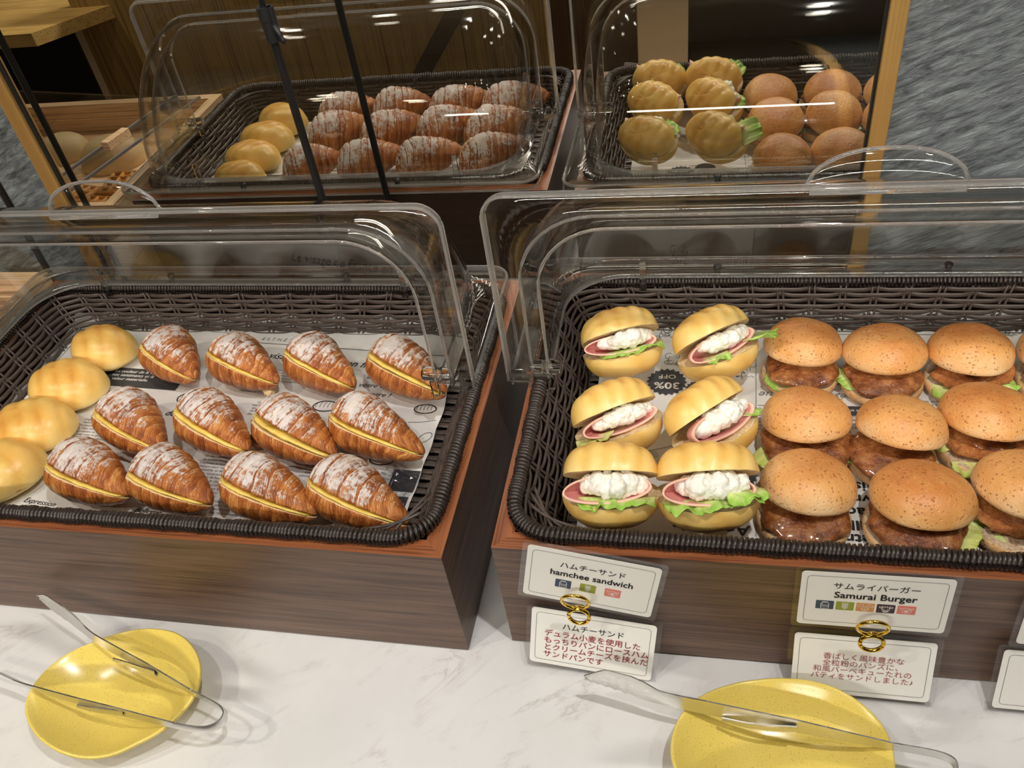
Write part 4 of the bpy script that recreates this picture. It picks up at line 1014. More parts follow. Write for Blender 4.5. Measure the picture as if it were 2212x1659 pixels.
def ham_sandwich(c, L, ang, label, seed, gap=28, tip=40, cheese=1.0, let='front', leafmat='lettuce', ham=1.0, rot_bun=0.0):
    t = thing('ham_sandwich', label, 'sandwich', (c[0], c[1], FLOOR), math.radians(ang), 'ham and cream cheese rolls')
    a, b = L / 2, L / 2 * 0.70
    # inner frame: slit opens towards -y and up by 'tip' degrees; hinge at the back
    fr = bpy.data.objects.new('frame', None)
    def place(o, half):
        # rotate each half about the hinge at local y=+b
        g = math.radians(tip) * 1.0; s = math.radians(gap / 2)
        rx = -(g) + (-s if half > 0 else s if half < 0 else 0)
        R = Matrix.Rotation(rx, 4, 'X'); hp = Vector((0, b * 0.92, 0))
        Mx = Matrix.Translation((0, 0.006, zc)) @ Matrix.Translation(Matrix.Rotation(-g, 3, 'X') @ Vector((0, 0, 0))) @ Matrix.Translation(Matrix.Rotation(-g, 3, 'X') @ hp) @ R @ Matrix.Translation(-hp)
        o.matrix_local = Mx @ o.matrix_local if False else Mx
        return o
    bpy.data.objects.remove(fr)
    zc = 0.0250
    hb, ht = 0.0262, 0.0262
    m = bun_half(a * 1.02, b * 1.12, hb, 2.2, seed, 0.035, -0.002); m.v = [(x, y, -z) for x, y, z in m.v]
    lo = place(m.build('lower_bun', ['roll', 'crumb'], t), -1)
    up = place(bun_half(a * 1.0, b * 1.0, ht, 5.2, seed + 2, 0.10, 0.002).build('upper_bun', ['roll', 'crumb'], t), 1)
    # find the lowest point and rest it on the paper
    zs = min((o.matrix_local @ v.co).z for o in (lo, up) for v in o.data.vertices)
    dz = -zs - 0.0006
    lo.location.z += dz; up.location.z += dz
    base = Matrix.Translation((0, 0.006, zc + dz)) @ Matrix.Rotation(-math.radians(tip), 4, 'X')
    def fill(o, loc, rot=(0, 0, 0)):
        o.matrix_local = base @ Matrix.Translation(loc) @ Matrix.Rotation(rot[2], 4, 'Z') @ Matrix.Rotation(rot[1], 4, 'Y') @ Matrix.Rotation(rot[0], 4, 'X'); return o
    wz = b * math.tan(math.radians(gap / 2)) * 1.25
    h_ = ham_sheet(L * 0.88 * ham, b * 1.32, wz * 1.0, seed, b * 0.14, 0).build('ham_slice', ['ham', 'ham_edge'], t); solid(h_, 0.0014)
    fill(h_, (-0.004, b * 0.30, -0.001), (0, 0.06 * math.sin(seed), 0.08 * math.sin(seed * 3)))
    blob = MB(); rr = random.Random(int(seed * 10))
    for k in range(6):
        lens = 1 - 0.34 * abs((k - 2.5) / 2.5) ** 2
        q = lump_mesh(0.0100 * rr.uniform(.8, 1.15), 0.0125 * lens * rr.uniform(.85, 1.1), wz * 1.0 * lens * cheese * rr.uniform(.85, 1.1), seed + k, 0.30, 135, fine=0.16)
        dx = -L * 0.235 + L * 0.096 * k; dy = -b * 0.62 * lens + rr.uniform(-.002, .002); dz2 = 0.0022 + rr.uniform(-.001, .001)
        blob.add([(x + dx, y + dy, z + dz2) for x, y, z in q.v], q.f)
    ch = blob.build('cream_cheese', 'cheese', t); ch['kind'] = 'stuff'
    fill(ch, (0.002, 0, 0))
    if let:
        for (LL, ww, lx, ly, lz, rz_, fr_) in {'front': ((L * 0.80, 0.0195, 0.004, -b * 0.46, -wz * 0.80, 0.0, 0.0042),),
                 'long': ((L * 0.95, 0.0225, 0.002, -b * 0.46, -wz * 0.78, 0.0, 0.0060), (L * 0.40, 0.018, L * 0.30, -b * 0.50, -wz * 0.30, 0.5, 0.005)),
                 'right': ((L * 0.45, 0.026, L * 0.34, -b * 0.40, -wz * 0.55, 0.75, 0.0060), (L * 0.30, 0.015, -L * 0.18, -b * 0.62, -wz * 0.85, -0.2, 0.0045)),
                 'left': ((L * 0.44, 0.023, -L * 0.34, -b * 0.42, -wz * 0.75, -0.45, 0.0050),),
                 'bit': ((L * 0.26, 0.012, L * 0.34, -b * 0.40, -wz * 0.6, 0.7, 0.003),)}[let]:
            o = lettuce_mesh(LL, ww, seed + lx * 100, fr_, curl=-0.003).build('lettuce_leaf', leafmat, t); solid(o, 0.0006)
            fill(o, (lx, ly, lz), (0.10, 0, rz_))
    return t
HS = [((0.1275, 0.2280), 0.077, 22, 'ham roll in the back corner by the wicker walls, with scalloped crown', dict(let='front', gap=28)),
      ((0.2165, 0.2285), 0.079, 36, 'back row ham roll with frilly lettuce sticking out beside the nearest burger', dict(let='right', gap=30)),
      ((0.1325, 0.1245), 0.078, 30, 'middle row ham roll beside the wicker side wall, pale lettuce at its lower end', dict(let='left', leafmat='lettuce_pale', gap=28)),
      ((0.2140, 0.1265), 0.079, 44, 'middle row ham roll with a broad pink slice showing and smooth crown', dict(let='bit', gap=34, cheese=1.05)),
      ((0.1315, 0.0480), 0.078, 4, 'front row ham roll in the basket corner, big white mound of cream cheese', dict(let='front', gap=33, cheese=1.12)),
      ((0.2085, 0.0520), 0.081, 8, 'front row ham roll with the longest green lettuce frill, beside a burger', dict(let='long', gap=33, cheese=1.08))]
for i, (c, L, a, lab, kw) in enumerate(HS):
    ham_sandwich(c, L, a, lab, 2.3 * i + 1.7, **kw)

# ------------------------------------------------------------------ burgers
def bun_top(r, h, seed):
    nu, nv = 56, 18; G = np.zeros((nv, nu, 3)); Br = np.zeros((nv, nu))
    for j in range(nv):
        v = -0.30 + (PI / 2 + 0.30) * j / (nv - 1)
        cr = math.cos(v) ** 0.80 if j < nv - 1 else 0.0
        for i in range(nu):
            u = 2 * PI * i / nu; x, y = cr * math.cos(u), cr * math.sin(u)
            k = 1 + 0.035 * noise.noise(Vector((x * 1.5, y * 1.5, seed + math.sin(v)))) + 0.008 * noise.noise(Vector((x * 7, y * 7, seed)))
            G[j, i] = (r * x * k, r * y * k, h * (math.sin(v) if v > 0 else 0.45 * math.sin(v)) * k)
            Br[j, i] = 0.12 + 0.55 * max(0, math.sin(v)) + 0.30 * noise.noise(Vector((x * 1.2, y * 1.2, seed + 9)))
    m = MB(); m.grid(G, cv=True, brown=Br)
    rim = G[0]
    F = np.array([[(p[0] * q, p[1] * q, p[2] + 0.0015 * (1 - q)) for p in rim] for q in np.linspace(1, 0, 5)]); m.grid(F, cv=True, mi=1)
    return m
def bun_bottom(r, h, seed):
    nu = 48; prof = [(0.0, 0.0), (0.55, 0.0), (0.84, 0.0012), (0.97, 0.30 * h), (1.0, 0.62 * h), (0.97, 0.92 * h), (0.94, h)]
    G = np.array([[(r * q * math.cos(2 * PI * i / nu) * (1 + 0.03 * noise.noise(Vector((math.cos(2 * PI * i / nu), math.sin(2 * PI * i / nu), seed)))), r * q * math.sin(2 * PI * i / nu), z) for i in range(nu)] for q, z in prof])
    m = MB(); m.grid(G, cv=True, brown=np.full(G.shape[:2], 0.12))
    F = np.array([[(p[0] * q, p[1] * q, p[2] + 0.0008 * noise.noise(Vector((p[0] * q * 120, p[1] * q * 120, seed)))) for p in G[-1]] for q in np.linspace(1, 0, 6)]); m.grid(F, cv=True, mi=1)
    return m
def burger(c, r, label, seed, yaw=0.0, tilt=9, kind='patty', leaves=(), shift=0.007, pr_=0.91, hbun=0.0258, group='grilled patty burgers'):
    tilt += 8
    t = thing('burger', label, 'burger', (c[0], c[1], FLOOR), math.radians(yaw), group)
    hb = 0.0125
    bun_bottom(r * 0.99, hb, seed).build('lower_bun', ['bun', 'wheat_crumb'], t, loc=(0, -0.0085, 0))
    if kind == 'patty':
        m = lump_mesh(r * pr_, r * pr_ * 0.97, 0.0085, seed, 0.10, 90); m.build('patty', 'patty', t, loc=(0.001 * math.sin(seed), -0.004 - shift, hb + 0.0065), rot=(math.radians(4), 0, 0.0))
    else:
        m = lump_mesh(r * 0.98, r * 0.62, 0.0070, seed, 0.22, 110); m.build('fried_cutlet', 'cutlet', t, loc=(0.003, -0.010, hb + 0.0065), rot=(math.radians(3), 0, 0.15))
        m = lump_mesh(r * 0.5, r * 0.30, 0.0040, seed + 3, 0.10, 60); m.build('sauce', 'patty', t, loc=(0.004, -0.016, hb + 0.0100))
    bun_top(r, hbun, seed).build('upper_bun', ['bun', 'wheat_crumb'], t, loc=(0, 0.005, hb + 0.0095 + r * 0.72 * math.sin(math.radians(tilt))), rot=(math.radians(-tilt), math.radians(3 * math.sin(seed * 2)), 0.0))
    for (LL, ww, az, rad, z, mat, fl) in leaves:
        a = math.radians(az)      # direction the leaf sticks out, 270 = towards the viewer
        lettuce(t, LL, ww, seed + az * 0.1, (rad * math.cos(a), rad * math.sin(a) - 0.003, hb + z), (0.05, 0, a + PI / 2), mat, fl)
    return t
G_, P_ = 'lettuce', 'lettuce_pale'
BU = [((0.2935, 0.2520), 0.0362, 'back row patty burger beside the frilly ham roll, light lettuce under its patty', 1.1, -6, dict(leaves=((0.040, 0.016, 245, 0.025, 0.001, G_, 0.003),), tilt=7)),
      ((0.3655, 0.2440), 0.0374, 'back row patty burger second from the ham rolls, glossy glaze on its patty', 2.2, -6, dict(leaves=((0.03, 0.012, 205, 0.030, 0.001, G_, 0.003),), tilt=6)),
      ((0.4385, 0.2460), 0.0370, 'back row cutlet burger with dark lettuce under the fried cutlet', 3.3, -4, dict(kind='cutlet', leaves=((0.055, 0.020, 262, 0.022, 0.000, G_, 0.003), (0.03, 0.016, 330, 0.028, 0.003, G_, 0.005)), tilt=6)),
      ((0.2905, 0.1520), 0.0376, 'middle row patty burger with curly yellow lettuce sticking out towards the ham rolls', 4.4, 8, dict(leaves=((0.040, 0.024, 222, 0.030, 0.003, P_, 0.005),), tilt=9, pr_=1.0)),
      ((0.3640, 0.1440), 0.0368, 'middle row patty burger with the palest, most tilted bun', 5.5, -24, dict(leaves=((0.034, 0.012, 205, 0.032, 0.001, G_, 0.0035), (0.02, 0.012, 345, 0.032, 0.001, P_, 0.003)), tilt=14, shift=0.010)),
      ((0.4360, 0.1620), 0.0385, 'middle row cutlet burger with pale frilly lettuce in front', 6.6, -6, dict(kind='cutlet', leaves=((0.06, 0.018, 275, 0.028, 0.000, P_, 0.005), (0.03, 0.012, 190, 0.030, 0.002, P_, 0.004)), tilt=10)),
      ((0.2855, 0.0750), 0.0380, 'front row patty burger beside the ham roll with the long lettuce frill', 7.7, -12, dict(tilt=9, shift=0.008)),
      ((0.3690, 0.0690), 0.0388, 'biggest front row burger, broad bun over a dark glazed patty', 8.8, -16, dict(leaves=((0.03, 0.014, 350, 0.032, 0.003, P_, 0.003),), tilt=7)),
      ((0.4470, 0.0830), 0.0395, 'front row cutlet burger with green lettuce and thick sauce, by the grey tong tip', 9.9, -14, dict(kind='cutlet', leaves=((0.045, 0.016, 215, 0.026, 0.000, G_, 0.004),), tilt=8)),
      ((0.5160, 0.2480), 0.0372, 'cutlet burger cut off by the frame edge, darkest bun of the back row', 11.3, 0, dict(kind='cutlet', tilt=6)),
      ]
for c, r, lab, sd, yaw, kw in BU:
    burger(c, r, lab, sd, yaw, group='fried cutlet burgers' if kw.get('kind') == 'cutlet' else 'grilled patty burgers', **kw)

# plastic scrap by the front corner croissant
def scrap():
    nu, nv = 16, 14; G = np.zeros((nu, nv, 3))
    for i in range(nu):
        for j in range(nv):
            u, v = i / (nu - 1), j / (nv - 1)
            G[i, j] = (-0.020 + 0.034 * u + 0.006 * v, -0.018 + 0.034 * v - 0.012 * u, 0.002 + 0.013 * abs(noise.noise(Vector((u * 3.1, v * 2.7, 4.2)))) * 2 * (1 - u * 0.75) + 0.004 * abs(math.sin(u * 6 + v * 3)) * (1 - u))
    m = MB(); m.grid(G); o = m.build('plastic_scrap', 'film', None, smooth=False, loc=(-0.0690, 0.0900, ZP + 0.0004))
    solid(o, 0.0003); tag(o, 'crumpled clear plastic scrap on the paper beside the plump corner croissant', 'plastic')
scrap()
t = thing('serving_tongs', 'dark grey tong end lying over the front rim beside the cutlet burger', 'tongs', (0.4330, 0.0420, H + 0.0140), -0.10)
bevel_box('grip', 'ink_dark', (0.060, 0, 0.004), (0.12, 0.010, 0.007), t, 0.002)
bevel_box('grip', 'ink_dark', (0.068, 0.016, 0.004), (0.10, 0.010, 0.007), t, 0.002)

# ------------------------------------------------------------------ menu cards
CW, CH = 0.1110, 0.0665
def sheet(name, hx, hy, rc, th, mat, parent, z=0.0, fold=False):
    P = rrect(hx, hy, rc, 6); n = len(P); m = MB()
    m.add([(x, y, z) for x, y in P] + [(x, y, z + th) for x, y in P], [tuple(range(n))[::-1], tuple(range(n, 2 * n))] + [(i, (i + 1) % n, n + (i + 1) % n, n + i) for i in range(n)])
    if fold:
        m.box((0, -hy + 0.0005, z - 0.004), (2 * hx - 0.004, 0.0005, 0.009))
    return m.build(name, mat, parent, smooth=False)
def icon(kind, parent, x, y, w=0.0126, h=0.0092):
    o = sheet('icon_tile', w / 2, h / 2, 0.0008, 0.0001, 'tile_' + kind, parent, 0.0012)
    o.location = (x, y, 0)
    s = h * 0.40
    q = lambda a, b: (a * s, b * s)
    if kind == 'milk':
        L = [[q(-.55, 1), q(.55, 1)], [q(-.5, .8), q(-.75, .45), q(-.75, -.95), q(.75, -.95), q(.75, .45), q(.5, .8), q(-.5, .8)], [q(-.75, .0), q(.75, .0)], [q(-.75, -.4), q(.75, -.4)], [q(-.45, .55), q(-.5, .25)]]
    elif kind == 'wheat':
        L = [[q(0, -1), q(0, .75)]]
        for k in range(4):
            for sg in (-1, 1): L.append([q(0, -.7 + .42 * k), q(sg * .45, -.55 + .42 * k), q(sg * .62, -.18 + .42 * k), q(sg * .1, -.42 + .42 * k)])
        L.append([q(-.2, .6), q(0, 1), q(.2, .6)])
    elif kind == 'soy':
        L = [arc(-.9 * s, .55 * s, .6 * s, .3 * s, 0, 360, 14, .35), arc(.9 * s, .55 * s, .6 * s, .3 * s, 0, 360, 14, -.35),
             [q(0, .35)] + [(a, b - .42 * s) for a, b in arc(0, 0, .62 * s, .5 * s, 60, -240, 14)] + [q(0, .35)], arc(0, -.5 * s, .25 * s, .18 * s, 0, 360, 10)]
    elif kind == 'cow':
        L = [[q(-.7, .35), q(-.65, -.4), q(-.35, -.6), q(.35, -.6), q(.65, -.4), q(.7, .35), q(.3, .55), q(-.3, .55), q(-.7, .35)], arc(0, -.65 * s, .5 * s, .26 * s, 0, 360, 14), arc(-.17 * s, -.65 * s, .07 * s, .07 * s), arc(.17 * s, -.65 * s, .07 * s, .07 * s),
             [q(-.55, .5), q(-.75, .95)], [q(.55, .5), q(.75, .95)], arc(-1.0 * s, .45 * s, .32 * s, .16 * s, 0, 360, 10, -.5), arc(1.0 * s, .45 * s, .32 * s, .16 * s, 0, 360, 10, .5), [q(-.2, .55), q(-.2, .9)], [q(.2, .55), q(.2, .9)], arc(-.35 * s, -.05 * s, .06 * s, .06 * s), arc(.35 * s, -.05 * s, .06 * s, .06 * s)]
    else:
        L = [arc(0, -.1 * s, .95 * s, .78 * s, 35, 145, 10)[::-1] + [q(-.95, -.1), q(-.7, -.6), q(0, -.85), q(.7, -.6), q(.95, -.1), q(.78, .35)], [q(-.75, .4), q(-1.25, .75), q(-1.1, .15)], [q(.75, .4), q(1.25, .75), q(1.1, .15)],
             arc(0, -.3 * s, .32 * s, .22 * s), arc(-.1 * s, -.3 * s, .05 * s, .07 * s), arc(.1 * s, -.3 * s, .05 * s, .07 * s), arc(-.45 * s, .02 * s, .05 * s, .05 * s), arc(.45 * s, .02 * s, .05 * s, .05 * s)]
    strokes('icon_drawing', L, 0.00042, 'white_ink', o, 0.0016)
def card(pos, roll, lean, label, lines, icons=(), yaw=0.0, fold=False):
    """pos: bottom centre of the card; lean: top goes back by this angle; roll: turn in its own plane."""
    Rm = Matrix.Rotation(yaw, 3, 'Z') @ Matrix.Rotation(PI / 2 - lean, 3, 'X') @ Matrix.Rotation(roll, 3, 'Z')
    t = thing('menu_card', label, 'sign', pos, rot=Rm.to_euler(), group='laminated menu cards')
    c0 = CH / 2
    def up(o): o.location.y += c0; return o
    up(sheet('laminate_sleeve', CW / 2, CH / 2, 0.003, 0.0010, 'laminate', t, 0.0, fold))
    up(sheet('card_sheet', CW / 2 - 0.0042, CH / 2 - 0.0042, 0.0032, 0.0002, 'card', t, 0.0010))
    P = rrect(CW / 2 - 0.0085, CH / 2 - 0.0085, 0.0030, 5); P.append(P[0])
    up(strokes('printed_border', [P], 0.00028, 'ink', t, 0.0014))
    for body, size, mat, y, bold, sx in lines:
        lf = mat == 'red_ink'
        text('lettering', body, size, mat, t, (-0.0400 if lf else 0.0005, c0 + y, 0.0015), 0, bold, 'LEFT' if lf else 'CENTER', 0, sx)
    for k, x, y in icons: icon(k, t, x, c0 + y)
    return t
def ring_clip(pos, label, yaw=0.0):
    t = thing('ring_clip', label, 'clip', pos, rot=(0, 0, yaw), group='gold ring clips on the menu cards')
    def torus(R, r, tilt, c, ry=1.0):
        a = np.linspace(0, 2 * PI, 41)[:-1]; q = math.radians(tilt)
        path = [(c[0] + R * math.cos(k), c[1] - R * ry * math.sin(k) * math.sin(q), c[2] + R * ry * math.sin(k) * math.cos(q)) for k in a]
        m = MB(); m.tube(path, r, 10, True); return m
    torus(0.0106, 0.00135, 8, (-0.0008, -0.0030, 0.0108)).build('upper_ring', 'gold', t)
    torus(0.0081, 0.0016, -8, (0.0008, -0.0035, -0.0080)).build('lower_ring', 'gold', t)
    torus(0.0030, 0.0010, 0, (0.0003, -0.0020, 0.0008)).build('link', 'gold', t)
    m = MB(); m.tube([(-0.004, -0.002, 0.0002), (0.005, -0.002, 0.0006)], 0.0015, 10); m.build('hinge_pin', 'gold', t)
    return t
yb = RY - 0.0012
card((0.1145, yb - 0.0085, 0.0775), math.radians(-10.0), math.radians(6), 'upper menu card reading hamchee sandwich, with three allergen icons', [('ハムチーサンド', 0.0074, 'ink', 0.0130, 0.006, 1.0), ('hamchee sandwich', 0.0086, 'ink', 0.0035, 0.022, 1.0)],
     (('milk', -0.0205, -0.0085), ('wheat', -0.0010, -0.0085), ('pig', 0.0185, -0.0085)))
card((0.1140, -0.0350, 0.0020), math.radians(-5.5), math.radians(18), 'lower menu card with four lines of bold red Japanese text', [('ハムチーサンド', 0.0074, 'ink', 0.0130, 0.006, 1.0),
     ('デュラム小麦を使用した', 0.0073, 'red_ink', 0.0042, 0.010, 1.0), ('もっちりパンにロースハム', 0.0073, 'red_ink', -0.0033, 0.010, 1.0), ('とクリームチーズを挟んだ', 0.0073, 'red_ink', -0.0108, 0.010, 1.0), ('サンドパンです', 0.0073, 'red_ink', -0.0183, 0.010, 1.0)], fold=True)
card((0.3265, yb - 0.0080, 0.0765), math.radians(0.5), math.radians(6), 'upper menu card reading Samurai Burger, with a row of five icons', [('サムライバーガー', 0.0074, 'ink', 0.0150, 0.006, 1.0), ('Samurai Burger', 0.0090, 'ink', 0.0055, 0.022, 1.0)],
     (('milk', -0.0330, -0.0060), ('wheat', -0.0190, -0.0060), ('soy', -0.0050, -0.0060), ('cow', 0.0090, -0.0060), ('pig', 0.0230, -0.0060)))
card((0.3275, -0.0345, 0.0020), math.radians(0.0), math.radians(18), 'lower menu card with four lines of thin rose Japanese text', [
     ('香ばしく風味豊かな', 0.0066, 'pink_ink', 0.0085, 0.0, 1.0), ('全粒粉のバンズに、', 0.0066, 'pink_ink', 0.0020, 0.0, 1.0), ('和風バーベキューたれの', 0.0066, 'pink_ink', -0.0045, 0.0, 1.0), ('パティをサンドしました♪', 0.0066, 'pink_ink', -0.0110, 0.0, 1.0)], fold=True)
card((0.4780, yb - 0.0080, 0.0720), math.radians(0.0), math.radians(8), 'upper blank looking menu card cut off by the frame edge', [])
card((0.4750, -0.0330, 0.0020), math.radians(0.0), math.radians(16), 'lower menu card cut off by the frame edge below its twin', [], fold=True)
ring_clip((0.1100, yb - 0.0160, 0.0893), 'gold double ring clip joining the two hamchee sandwich cards')
ring_clip((0.3270, yb - 0.0160, 0.0860), 'gold double ring clip joining the two Samurai Burger cards')

# ------------------------------------------------------------------ plates
def plate(outline, c, label, zr=0.031):
    """outline: rim points (x, y) round the plate, world metres."""
    P = np.array(outline) - np.array(c); ang = np.arctan2(P[:, 1], P[:, 0]); rad = np.hypot(P[:, 0], P[:, 1])
    o = np.argsort(ang); ang, rad = ang[o], rad[o]
    A = np.linspace(-PI, PI, 97)[:-1]
    Rr = np.interp(A, np.concatenate([ang - 2 * PI, ang, ang + 2 * PI]), np.tile(rad, 3))
    for _ in range(3): Rr = (np.roll(Rr, 1) + 2 * Rr + np.roll(Rr, -1)) / 4
    zrim = zr + 0.004 * np.cos(2 * (A - 0.5))
    rows = []
    for f in np.linspace(0.0, 1.0, 22):
        z = 0.0062 + (zrim - 0.0062) * max(0.0, (f - 0.30) / 0.70) ** 1.7
        rows.append(np.stack([Rr * f * np.cos(A), Rr * f * np.sin(A), z], 1))
    rows.append(np.stack([(Rr + 0.0012) * np.cos(A), (Rr + 0.0012) * np.sin(A), zrim + 0.0006], 1))
    rows.append(np.stack([(Rr + 0.0024) * np.cos(A), (Rr + 0.0024) * np.sin(A), zrim - 0.0006], 1))
    rows.append(np.stack([(Rr + 0.0022) * np.cos(A), (Rr + 0.0022) * np.sin(A), zrim - 0.0030], 1))
    for f in np.linspace(0.96, 0.46, 10):
        z = 0.0012 + (zrim - 0.0042) * max(0.0, (f - 0.42) / 0.58) ** 1.45
        rows.append(np.stack([Rr * f * np.cos(A), Rr * f * np.sin(A), z], 1))
    rows.append(np.stack([Rr * 0.44 * np.cos(A), Rr * 0.44 * np.sin(A), 0 * A], 1)); rows.append(np.stack([Rr * 0.40 * np.cos(A), Rr * 0.40 * np.sin(A), 0 * A], 1))
    rows.append(np.stack([Rr * 0.38 * np.cos(A), Rr * 0.38 * np.sin(A), 0 * A + 0.0015], 1)); rows.append(np.stack([0 * A, 0 * A, 0 * A + 0.0015], 1))
    m = MB(); m.grid(np.array(rows), cv=True)
    ob = m.build('yellow_plate', 'yellow', None, loc=(c[0], c[1], 0.0))
    return tag(ob, label, 'plate', 'yellow tong plates')
PL1 = [[-0.3585, -0.1283], [-0.3613, -0.1122], [-0.3576, -0.0949], [-0.3508, -0.0823], [-0.3359, -0.0691], [-0.3197, -0.0584], [-0.3007, -0.0513], [-0.2867, -0.0499], [-0.2711, -0.0508], [-0.2542, -0.0543], [-0.2346, -0.0649], [-0.2218, -0.0762], [-0.216, -0.0853], [-0.2115, -0.0999], [-0.212, -0.1105], [-0.2184, -0.1243], [-0.2265, -0.1352], [-0.246, -0.1489], [-0.2608, -0.1591], [-0.2779, -0.1642], [-0.2987, -0.1644], [-0.3184, -0.1597], [-0.3369, -0.1507], [-0.3498, -0.1403]]
plate(PL1, (-0.287, -0.107), 'yellow speckled plate with tongs on it, in front of the croissant box')
PL2 = [[0.1871, -0.0998], [0.1907, -0.0849], [0.1979, -0.071], [0.2117, -0.058], [0.2293, -0.0487], [0.2504, -0.0425], [0.2713, -0.0403], [0.2883, -0.0416], [0.3048, -0.0459], [0.3205, -0.0555], [0.332, -0.0677], [0.3384, -0.0803], [0.3395, -0.0956], [0.3370, -0.115], [0.326, -0.133], [0.305, -0.147], [0.28, -0.156], [0.25, -0.158], [0.223, -0.150], [0.20, -0.134], [0.188, -0.117]]
plate(PL2, (0.264, -0.099), 'yellow speckled plate with tongs on it, in front of the menu cards')

# ------------------------------------------------------------------ tongs
def catmull(P, n):
    P = np.array(P, float); Q = np.vstack([2 * P[0] - P[1], P, 2 * P[-1] - P[-2]]); out = []
    for i in range(len(P) - 1):
        p0, p1, p2, p3 = Q[i:i + 4]
        for t in np.linspace(0, 1, n, endpoint=False):
            out.append(0.5 * (2 * p1 + (p2 - p0) * t + (2 * p0 - 5 * p1 + 4 * p2 - p3) * t * t + (3 * p1 - p0 - 3 * p2 + p3) * t ** 3))
    out.append(P[-1]); return np.array(out)
def strip(pts, hts, lean, th=0.0011, scallop=0, sc_len=0.4):
    """Metal strip on edge: pts lower edge centre line, hts heights, lean: sideways lean of the top edge."""
    C = catmull(pts, 14); n = len(C); Hh = np.interp(np.linspace(0, 1, n), np.linspace(0, 1, len(hts)), hts); Le = np.interp(np.linspace(0, 1, n), np.linspace(0, 1, len(lean)), lean)
    T = np.gradient(C, axis=0); T[:, 2] = 0; T /= np.linalg.norm(T, axis=1)[:, None]; Nn = np.stack([-T[:, 1], T[:, 0], 0 * T[:, 0]], 1)
    s = np.linspace(0, 1, n)
    low = np.where(s < sc_len, 0.0030 * np.abs(np.sin(s / sc_len * PI * scallop)) ** 0.8 if scallop else 0.0, 0.0)
    lo = C.copy(); lo[:, 2] += low; hi = C + Nn * Le[:, None]; hi[:, 2] += Hh
    mid = (lo + hi) / 2 + Nn * 0.0012
    a, b = Nn * th / 2, -Nn * th / 2
    G = np.stack([lo + a, mid + a, hi + a, hi + b, mid + b, lo + b], 1)
    m = MB(); m.grid(G, cv=True, caps=True); return m
def tongs(label, origin, rz, arms, bow):
    t = thing('serving_tongs', label, 'tongs', origin, rz, 'steel tongs on the yellow plates')
    for pts, hts, lean, spur in arms:
        strip(pts, hts, lean, scallop=6, sc_len=0.36).build('arm', 'steel', t, angle=50)
        strip(spur, [0.0100, 0.0085, 0.0040], [0, 0, 0]).build('spur', 'steel', t, angle=50)
    pts, hts = bow
    strip(pts, hts, [0.0] * len(hts)).build('spring_bow', 'steel', t, angle=50)
    return t
# left pair: world coordinates, origin at the bow
O = np.array([-0.1706, -0.1261, 0.0])
def w(*ps): return [(p[0] - O[0], p[1] - O[1], p[2]) for p in ps]
tongs('steel tongs spread across the plate in front of the croissant box', tuple(O), 0.0,
      [(w((-0.4050, -0.0350, 0.0400), (-0.3860, -0.0440, 0.0370), (-0.3500, -0.0590, 0.0352), (-0.3200, -0.0722, 0.0345), (-0.2650, -0.0900, 0.0345), (-0.2080, -0.1080, 0.0345)), [0.007, 0.0190, 0.0215, 0.0140, 0.0165, 0.0165, 0.0105], [0.0, 0.004, 0.004, 0.002, 0.001, 0.0], w((-0.2500, -0.0950, 0.0345), (-0.2800, -0.0880, 0.0320), (-0.3000, -0.0835, 0.0325))),
       (w((-0.4500, -0.1030, 0.0400), (-0.4200, -0.1070, 0.0370), (-0.3860, -0.1120, 0.0350), (-0.3500, -0.1205, 0.0345), (-0.2800, -0.1300, 0.0345), (-0.2080, -0.1370, 0.0345)), [0.007, 0.0190, 0.0215, 0.0140, 0.0165, 0.0165, 0.0105], [0.0, -0.004, -0.004, -0.002, -0.001, 0.0], w((-0.2600, -0.1320, 0.0345), (-0.2900, -0.1300, 0.0310), (-0.3100, -0.1275, 0.0310)))],
      (w((-0.2100, -0.1075, 0.0350), (-0.1880, -0.1140, 0.0350), (-0.1765, -0.1185, 0.0350), (-0.1710, -0.1235, 0.0350), (-0.1715, -0.1300, 0.0350), (-0.1780, -0.1355, 0.0350), (-0.1890, -0.1375, 0.0350), (-0.2100, -0.1368, 0.0350)), [0.0095] * 5))
O = np.array([0.3800, -0.0990, 0.0])
tongs('steel tongs lying across the plate in front of the menu cards', tuple(O), 0.0,
      [(w((0.1160, -0.0620, 0.0400), (0.1350, -0.0650, 0.0370), (0.1620, -0.0700, 0.0350), (0.1900, -0.0745, 0.0345), (0.2600, -0.0820, 0.0345), (0.3380, -0.0890, 0.0345)), [0.007, 0.0190, 0.0215, 0.0140, 0.0165, 0.0165, 0.0105], [0.0, 0.004, 0.004, 0.002, 0.001, 0.0], w((0.2750, -0.0845, 0.0345), (0.2450, -0.0835, 0.0320), (0.2220, -0.0795, 0.0325))),
       (w((0.1180, -0.1620, 0.0400), (0.1400, -0.1560, 0.0370), (0.1650, -0.1500, 0.0350), (0.1950, -0.1440, 0.0345), (0.2700, -0.1280, 0.0345), (0.3380, -0.1120, 0.0345)), [0.007, 0.0190, 0.0215, 0.0140, 0.0165, 0.0165, 0.0105], [0.0, -0.004, -0.004, -0.002, -0.001, 0.0], w((0.2750, -0.1270, 0.0345), (0.2450, -0.1330, 0.0320), (0.2220, -0.1360, 0.0325)))],
      (w((0.3360, -0.0888, 0.0350), (0.3600, -0.0905, 0.0350), (0.3730, -0.0925, 0.0350), (0.3795, -0.0965, 0.0350), (0.3790, -0.1030, 0.0350), (0.3720, -0.1070, 0.0350), (0.3590, -0.1085, 0.0350), (0.3360, -0.1122, 0.0350)), [0.0095] * 5))

